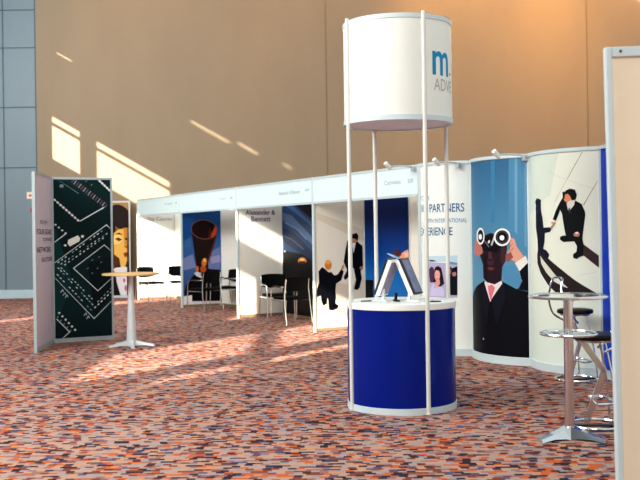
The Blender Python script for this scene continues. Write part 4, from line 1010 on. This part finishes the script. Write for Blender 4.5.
b = bmesh.new(); add_lathe(b, [(0, dz0 + 0.012), (CR - 0.03, dz0 + 0.012), (CR - 0.03, dz0 + 0.03), (0, dz0 + 0.03)], 64); build('drum_underside', b, 'under', dr)
lettering(Surf(2 * PI * CR, cyl=CR), ART['drum'], dr, off=-0.0045)

# the two leaning literature holders on the counter
def holder(label, x, lean, rz, tilt_x):
    o = thing('literature_holder', label, 'brochure holder', (x[0], x[1], 0.9685), rz, 'leaning brochure holders on the counter')
    s = 1 if lean > 0 else -1
    rot = Matrix.Rotation(lean, 3, 'Y')
    H, Dp, T = 0.342, 0.19, 0.042
    def put(c, size, nm, mat, par, bev=0.003):
        b = bmesh.new(); add_box(b, rot @ Vector(c), size, rot, bev); return build(nm, b, mat, par)
    put((0, 0, H / 2 + 0.06), (T, Dp, H), 'holder_body', 'white', o)
    out = -s * (T / 2 + 0.009)
    cv = put((out, 0, H / 2 + 0.062), (0.018, Dp + 0.008, H + 0.012), 'cover', 'dark', o, 0.002)
    put((out - s * 0.0105, 0, H / 2 + 0.062), (0.003, Dp - 0.03, H - 0.02), 'leaflet', 'slate', cv, 0.0)
    put((s * (T / 2 + 0.0012), 0, H / 2 + 0.06), (0.0024, Dp - 0.02, H - 0.03), 'inner_leaflet', 'lilac', o, 0.0)
    foot = bmesh.new(); add_box(foot, (s * 0.06, -Dp * 0.25, 0.065), (0.026, 0.04, 0.13), Matrix.Rotation(-lean * 0.15, 3, 'Y'), 0.004); add_box(foot, (s * 0.03, -Dp * 0.25, 0.006), (0.13, 0.05, 0.012), None, 0.003)
    build('support_foot', foot, 'white', o)
    return o
a = R(-28)
holder('left one of the two brochure holders leaning together on the counter', (CX - 0.195, CY - 0.0), R(22), a, 0)
holder('right one of the two brochure holders, grey-blue leaflet side facing out', (CX + 0.150, CY - 0.105), R(-24), a, 0)
# small things on the countertop
t = thing('card_stapler', 'small black stapler standing between the brochure holders', 'stapler', (CX - 0.05, CY - 0.13, 0.9685), 0.3)
b = bmesh.new(); add_box(b, (0, 0, 0.008), (0.035, 0.09, 0.016), None, 0.004); build('base', b, 'black_gloss', t)
b = bmesh.new(); add_box(b, (0, 0.01, 0.045), (0.022, 0.03, 0.075), Matrix.Rotation(R(12), 3, 'X'), 0.006); build('handle', b, 'black_gloss', t)
b = bmesh.new(); add_tube(b, smooth_path([(0, -0.02, 0), (0.05, -0.03, 0.0), (0.12, -0.02, 0.0), (0.14, 0.03, 0.0), (0.06, 0.05, 0.0)], 6), 0.004, 8)
o = build('power_cable', b, 'dark', None, True, (CX + 0.20, CY - 0.25, 0.9725)); tag(o, 'short dark cable lying on the counter right of the holders', 'cable')
b = bmesh.new(); add_tube(b, [(0, 0, 0.005), (0.09, 0.03, 0.005), (0.1, 0.0333, 0.005)], [0.005, 0.005, 0.0015], 10)
o = build('ballpoint_pen', b, 'black_gloss', None, True, (CX - 0.37, CY - 0.10, 0.9685)); tag(o, 'black pen lying at the left side of the countertop', 'pen')

# ------------------------------------------------------------------ tall bar tables
def star_foot(nm, parent, n, reach, a0, mat, w=0.055):
    for i in range(n):
        a = a0 + 2 * PI * i / n
        b = bmesh.new()
        secs = []
        for r, z, ww, hh in ((0.02, 0.05, w * 1.15, 0.10), (0.08, 0.046, w, 0.07), (reach * 0.6, 0.034, w * 0.9, 0.036), (reach, 0.014, w * 0.85, 0.026)):
            secs.append([b.verts.new((r, y, zz)) for y, zz in ((-ww / 2, z - hh / 2 if z - hh / 2 > 0 else 0), (ww / 2, z - hh / 2 if z - hh / 2 > 0 else 0), (ww * 0.36, z + hh / 2), (-ww * 0.36, z + hh / 2))])
        for A, B in zip(secs, secs[1:]):
            for k in range(4): b.faces.new((A[k], A[(k + 1) % 4], B[(k + 1) % 4], B[k]))
        b.faces.new(secs[0]); b.faces.new(secs[-1][::-1])
        bmesh.ops.rotate(b, verts=b.verts[:], cent=(0, 0, 0), matrix=Matrix.Rotation(a, 3, 'Z'))
        build(nm, b, mat, parent)
t = thing('bar_table', 'tall round beech-top bar table with a pale tapered column, beside the folding display', 'bar table', (-2.75, 13.75, 0))
b = bmesh.new(); add_lathe(b, [(0, 1.03), (0.40, 1.03), (0.408, 1.036), (0.408, 1.054), (0.40, 1.06), (0, 1.06)], 64); build('tabletop', b, 'beech', t, True)
b = bmesh.new(); add_lathe(b, [(0.0, 0.05), (0.074, 0.05), (0.07, 0.1), (0.042, 0.75), (0.034, 1.0), (0.05, 1.02), (0.14, 1.03), (0, 1.03)], 28); build('column', b, 'column', t, True)
star_foot('foot', t, 5, 0.34, R(-75), 'column', 0.07)

t = thing('bar_table', 'tall round chrome bar table with ring shelf, in front of the bar stools', 'bar table', (1.89, 7.27, 0))
b = bmesh.new(); add_lathe(b, [(0.275, 1.078), (0.292, 1.078), (0.299, 1.084), (0.299, 1.096), (0.292, 1.102), (0.275, 1.102), (0.275, 1.078)], 64); rim = build('tabletop_rim', b, 'chrome', t, True)
b = bmesh.new(); add_lathe(b, [(0, 1.084), (0.274, 1.084), (0.274, 1.096), (0, 1.096)], 64); build('glass_top', b, 'glass', t, True)
for i in range(3):
    b = bmesh.new(); q = 2 * PI * i / 3 + 0.4; add_tube(b, [(0.02 * math.cos(q), 0.02 * math.sin(q), 1.074), (0.28 * math.cos(q), 0.28 * math.sin(q), 1.078)], 0.009, 8); build('top_bracket', b, 'chrome', t, True)
b = bmesh.new(); add_lathe(b, [(0, 0.04), (0.036, 0.04), (0.036, 1.07), (0.055, 1.076), (0, 1.076)], 28); build('column', b, 'chrome', t, True)
b = bmesh.new(); add_ring(b, 0.205, 0.013, 0.805, 48); sh = build('ring_shelf', b, 'chrome', t, True)
b = bmesh.new(); add_lathe(b, [(0.037, 0.797), (0.198, 0.797), (0.198, 0.807), (0.037, 0.807), (0.037, 0.797)], 48); build('shelf_plate', b, 'glass', sh, True)
star_foot('foot', t, 3, 0.285, R(-35), 'chrome', 0.085)

# ------------------------------------------------------------------ bar stools
def make_stool(label, loc, rz, hoop=1):
    o = thing('bar_stool', label, 'bar stool', loc, rz, 'bar stools at the chrome table')
    b = bmesh.new(); add_lathe(b, [(0, 0.705), (0.16, 0.705), (0.186, 0.715), (0.19, 0.735), (0.18, 0.752), (0.13, 0.76), (0, 0.76)], 40); build('seat', b, 'black_gloss', o, True)
    b = bmesh.new(); add_lathe(b, [(0, 0.69), (0.15, 0.69), (0.16, 0.705), (0, 0.705)], 32); build('seat_pan', b, 'chrome', o, True)
    # chrome hoop that rises behind the seat as a low backrest
    pts = [(-0.05, 0.14, 0.62), (-0.15, 0.2, 0.70), (-0.215, 0.17, 0.86), (-0.225, 0.12, 0.98), (-0.2, 0.10, 1.075), (-0.19, 0.0, 1.095), (-0.2, -0.10, 1.075), (-0.225, -0.12, 0.98), (-0.215, -0.17, 0.86), (-0.15, -0.2, 0.70), (-0.05, -0.14, 0.62)]
    b = bmesh.new(); add_tube(b, smooth_path([(p[0] * hoop, p[1], p[2]) for p in pts], 5), 0.011, 8); build('back_hoop', b, 'chrome', o, True)
    # angular flat-bar leg: from under the seat out to a kink and back to the floor
    b = bmesh.new()
    def bar(p, q, w=0.05, th=0.014):
        p, q = Vector(p), Vector(q); d = (q - p); l = d.length; d.normalize()
        yv = Vector((0, 1, 0)); zv = d.cross(yv).normalized()
        m = Matrix((d, yv, zv)).transposed()
        add_box(b, (p + q) / 2, (l + th, th, w), m, 0.003)
    bar((-0.10, 0, 0.69), (0.07, 0, 0.45)); bar((0.07, 0, 0.45), (-0.08, 0, 0.012))
    build('flat_leg', b, 'chrome', o)
    b = bmesh.new(); bar((-0.19, 0, 0.008), (0.20, 0, 0.008), 0.016, 0.06); build('floor_bar', b, 'dark', o)
    b = bmesh.new(); add_tube(b, smooth_path([(-0.02, -0.19, 0.21), (0.09, -0.16, 0.21), (0.13, 0.0, 0.21), (0.09, 0.16, 0.21), (-0.02, 0.19, 0.21)], 5), 0.011, 8); add_tube(b, [(-0.02, -0.19, 0.21), (-0.02, 0.19, 0.21)], 0.009, 8); build('footrest', b, 'chrome', o, True)
    for s in (-1, 1):
        b = bmesh.new(); add_tube(b, [(0.06, s * 0.12, 0.69), (0.12, s * 0.16, 0.35), (0.15, s * 0.19, 0.012)], 0.009, 8); build('rod_leg', b, 'chrome', o, True)
    b = bmesh.new(); add_ring(b, 0.215, 0.011, 0.016, 44); build('base_ring', b, 'chrome', o, True)
    return o
make_stool('black round-seat chrome bar stool farther back, by the curved pale panel', (2.70, 10.1, 0), R(15))
make_stool('black round-seat chrome bar stool nearest the chrome table, half hidden by the board', (2.22, 7.72, 0), R(-6), -1)

# ------------------------------------------------------------------ visitor chairs
def make_chair(label, loc, rz):
    o = thing('visitor_chair', label, 'chair', loc, rz, 'black visitor chairs in the booths')
    b = bmesh.new(); add_box(b, (0, -0.01, 0.455), (0.46, 0.45, 0.05), None, 0.018); build('seat', b, 'black', o, True)
    # slightly curved back
    b = bmesh.new(); ring = []
    n = 10
    for i in range(n + 1):
        x = -0.235 + 0.47 * i / n; yb = 0.235 - 0.05 * (abs(x) / 0.235) ** 2
        ring.append([b.verts.new((x, yb + dy + (0.03 if z > 0.7 else 0), z - (0.02 * (abs(x) / 0.235) ** 3 if z > 0.7 else -0.03 * (abs(x) / 0.235) ** 2))) for dy, z in ((-0.015, 0.58), (0.015, 0.58), (0.015, 0.84), (-0.015, 0.84))])
    for A, B in zip(ring, ring[1:]):
        for k in range(4): b.faces.new((A[k], A[(k + 1) % 4], B[(k + 1) % 4], B[k]))
    b.faces.new(ring[0]); b.faces.new(ring[-1][::-1])
    build('backrest', b, 'black', o, True)
    for s in (-1, 1):
        x = s * 0.265
        b = bmesh.new(); add_tube(b, [(x, -0.25, 0.0), (x, -0.235, 0.3), (x, -0.225, 0.52), (x, -0.2, 0.63), (x, -0.12, 0.655), (x, 0.1, 0.65), (x - s * 0.02, 0.2, 0.655)], 0.011, 8); fl = build('front_leg', b, 'chrome', o, True)
        b = bmesh.new(); add_box(b, (x, -0.03, 0.664), (0.045, 0.22, 0.022), None, 0.008); build('arm_pad', b, 'black_gloss', fl, True)
        b = bmesh.new(); add_tube(b, [(x, 0.29, 0.0), (x, 0.235, 0.3), (x - s * 0.01, 0.215, 0.5), (x - s * 0.025, 0.215, 0.66), (x - s * 0.03, 0.24, 0.80)], 0.011, 8); build('rear_leg', b, 'chrome', o, True)
        b = bmesh.new(); add_tube(b, [(x, -0.235, 0.42), (x, 0.225, 0.42)], 0.009, 8); build('side_rail', b, 'chrome', o, True)
    return o
AD = math.atan2(D[1], D[0])          # facing along D: chair front is local -y
def face(dx, dy): return math.atan2(dy, dx) + PI / 2
ch = make_chair('black chrome-legged chair before the partition with the purple company name', (-0.82, 17.75, 0), face(0.35, -0.93))
dup(ch, (-0.54, 16.9, 0), face(-0.55, 0.85), 'black chrome-armed chair turned away, before the planet picture')
dup(ch, (-2.06, 20.5, 0), face(-0.85, -0.5), 'black chair before the blank wall right of the funnel poster')
dup(ch, (-2.44, 19.93, 0), face(-0.75, 0.65), 'black chair hard to see against the dark funnel poster')
dup(ch, (-4.1, 22.95, 0), face(0.75, -0.66), 'black chair behind the beech-top table, left one in the farthest booth')
dup(ch, (-3.46, 23.3, 0), face(0.3, -0.95), 'black chair beside the edge of the funnel poster, right one in the farthest booth')

# notices on the grey wall
b = bmesh.new(); add_box(b, (0, 0, 0), (0.17, 0.012, 0.18), None, 0.003); o = build('wall_notice', b, 'notice', None, False, (-7.58, WALL_Y + 0.027, 2.69)); tag(o, 'small cream notice with a red mark on the grey wall', 'notice')
b = bmesh.new(); add_box(b, (0.01, -0.008, 0.0), (0.07, 0.006, 0.05)); build('red_mark', b, 'red', o)
b = bmesh.new(); add_box(b, (0, 0, 0), (0.07, 0.04, 0.11), None, 0.006); o = build('fire_call_point', b, 'red', None, False, (-7.53, WALL_Y + 0.02, 2.30)); tag(o, 'small red call point on the grey wall under the cream notice', 'alarm')

# ------------------------------------------------------------------ light
w = bpy.data.worlds.new('hall_ambience'); scene.world = w; w.use_nodes = True
bg = w.node_tree.nodes['Background']
bg.inputs[0].default_value = (0.88, 0.99, 1.0, 1.0); bg.inputs[1].default_value = WORLD

sd = bpy.data.lights.new('low_sun', 'SUN'); sd.energy = SUN; sd.angle = R(0.5); sd.color = (1.0, 0.90, 0.70)
so = bpy.data.objects.new('low_sun', sd); COL.objects.link(so)
so.rotation_euler = Vector((1, 1.42, -0.58)).to_track_quat('-Z', 'Y').to_euler()
so.location = (-20, -10, 12)

def spot(name, loc, tgt, e, col, size, blend=0.8, rad=0.4):
    l = bpy.data.lights.new(name, 'SPOT'); l.energy = e; l.color = col; l.spot_size = R(size); l.spot_blend = blend; l.shadow_soft_size = rad
    o = bpy.data.objects.new(name, l); COL.objects.link(o); o.location = loc
    o.rotation_euler = (Vector(tgt) - Vector(loc)).to_track_quat('-Z', 'Y').to_euler()
def area(name, loc, tgt, e, col, sx, sy):
    l = bpy.data.lights.new(name, 'AREA'); l.energy = e; l.color = col; l.shape = 'RECTANGLE'; l.size = sx; l.size_y = sy
    o = bpy.data.objects.new(name, l); COL.objects.link(o); o.location = loc
    o.rotation_euler = (Vector(tgt) - Vector(loc)).to_track_quat('-Z', 'Y').to_euler()
for x, e in ((-4.5, 500), (0.0, 700), (4.0, 2800), (7.5, 2300)):
    spot('ceiling_wash', (x, 21.8, 12.0), (x + 0.3, 24.85, 7.4), e, (1.0, 0.52, 0.15), 62)
area('left_fill', (-8.5, 6.0, 6.5), (1.0, 11, 1.0), 1300, (0.96, 1.0, 0.98), 7, 4)  # added fill from the window side, brightens the white stands
area('far_wall_fill', (-8.9, 16.5, 6.5), (-3.0, 24.8, 5.0), 650, (0.96, 1.0, 0.98), 4, 4)  # added soft lamp that lifts the left part of the far wall
area('front_fill', (-1.0, -3.0, 8.5), (0.8, 9, 1.2), 420, (1.0, 0.98, 0.94), 6, 4)  # added fill high behind the viewer, stands for no real roof opening

# ------------------------------------------------------------------ camera
cd = bpy.data.cameras.new('camera'); co = bpy.data.objects.new('camera', cd); COL.objects.link(co)
co.location = (0, 0, 1.6); co.rotation_euler = (PI / 2, 0.014, 0)
cd.sensor_width = 36; cd.lens = 36 * 950 / 640; cd.shift_y = -7 / 640
cd.dof.use_dof = True; cd.dof.focus_distance = 8.6; cd.dof.aperture_fstop = 3.2
scene.camera = co
scene.view_settings.view_transform = 'Standard'
scene.view_settings.look = 'Medium High Contrast'
scene.view_settings.exposure = 0.0
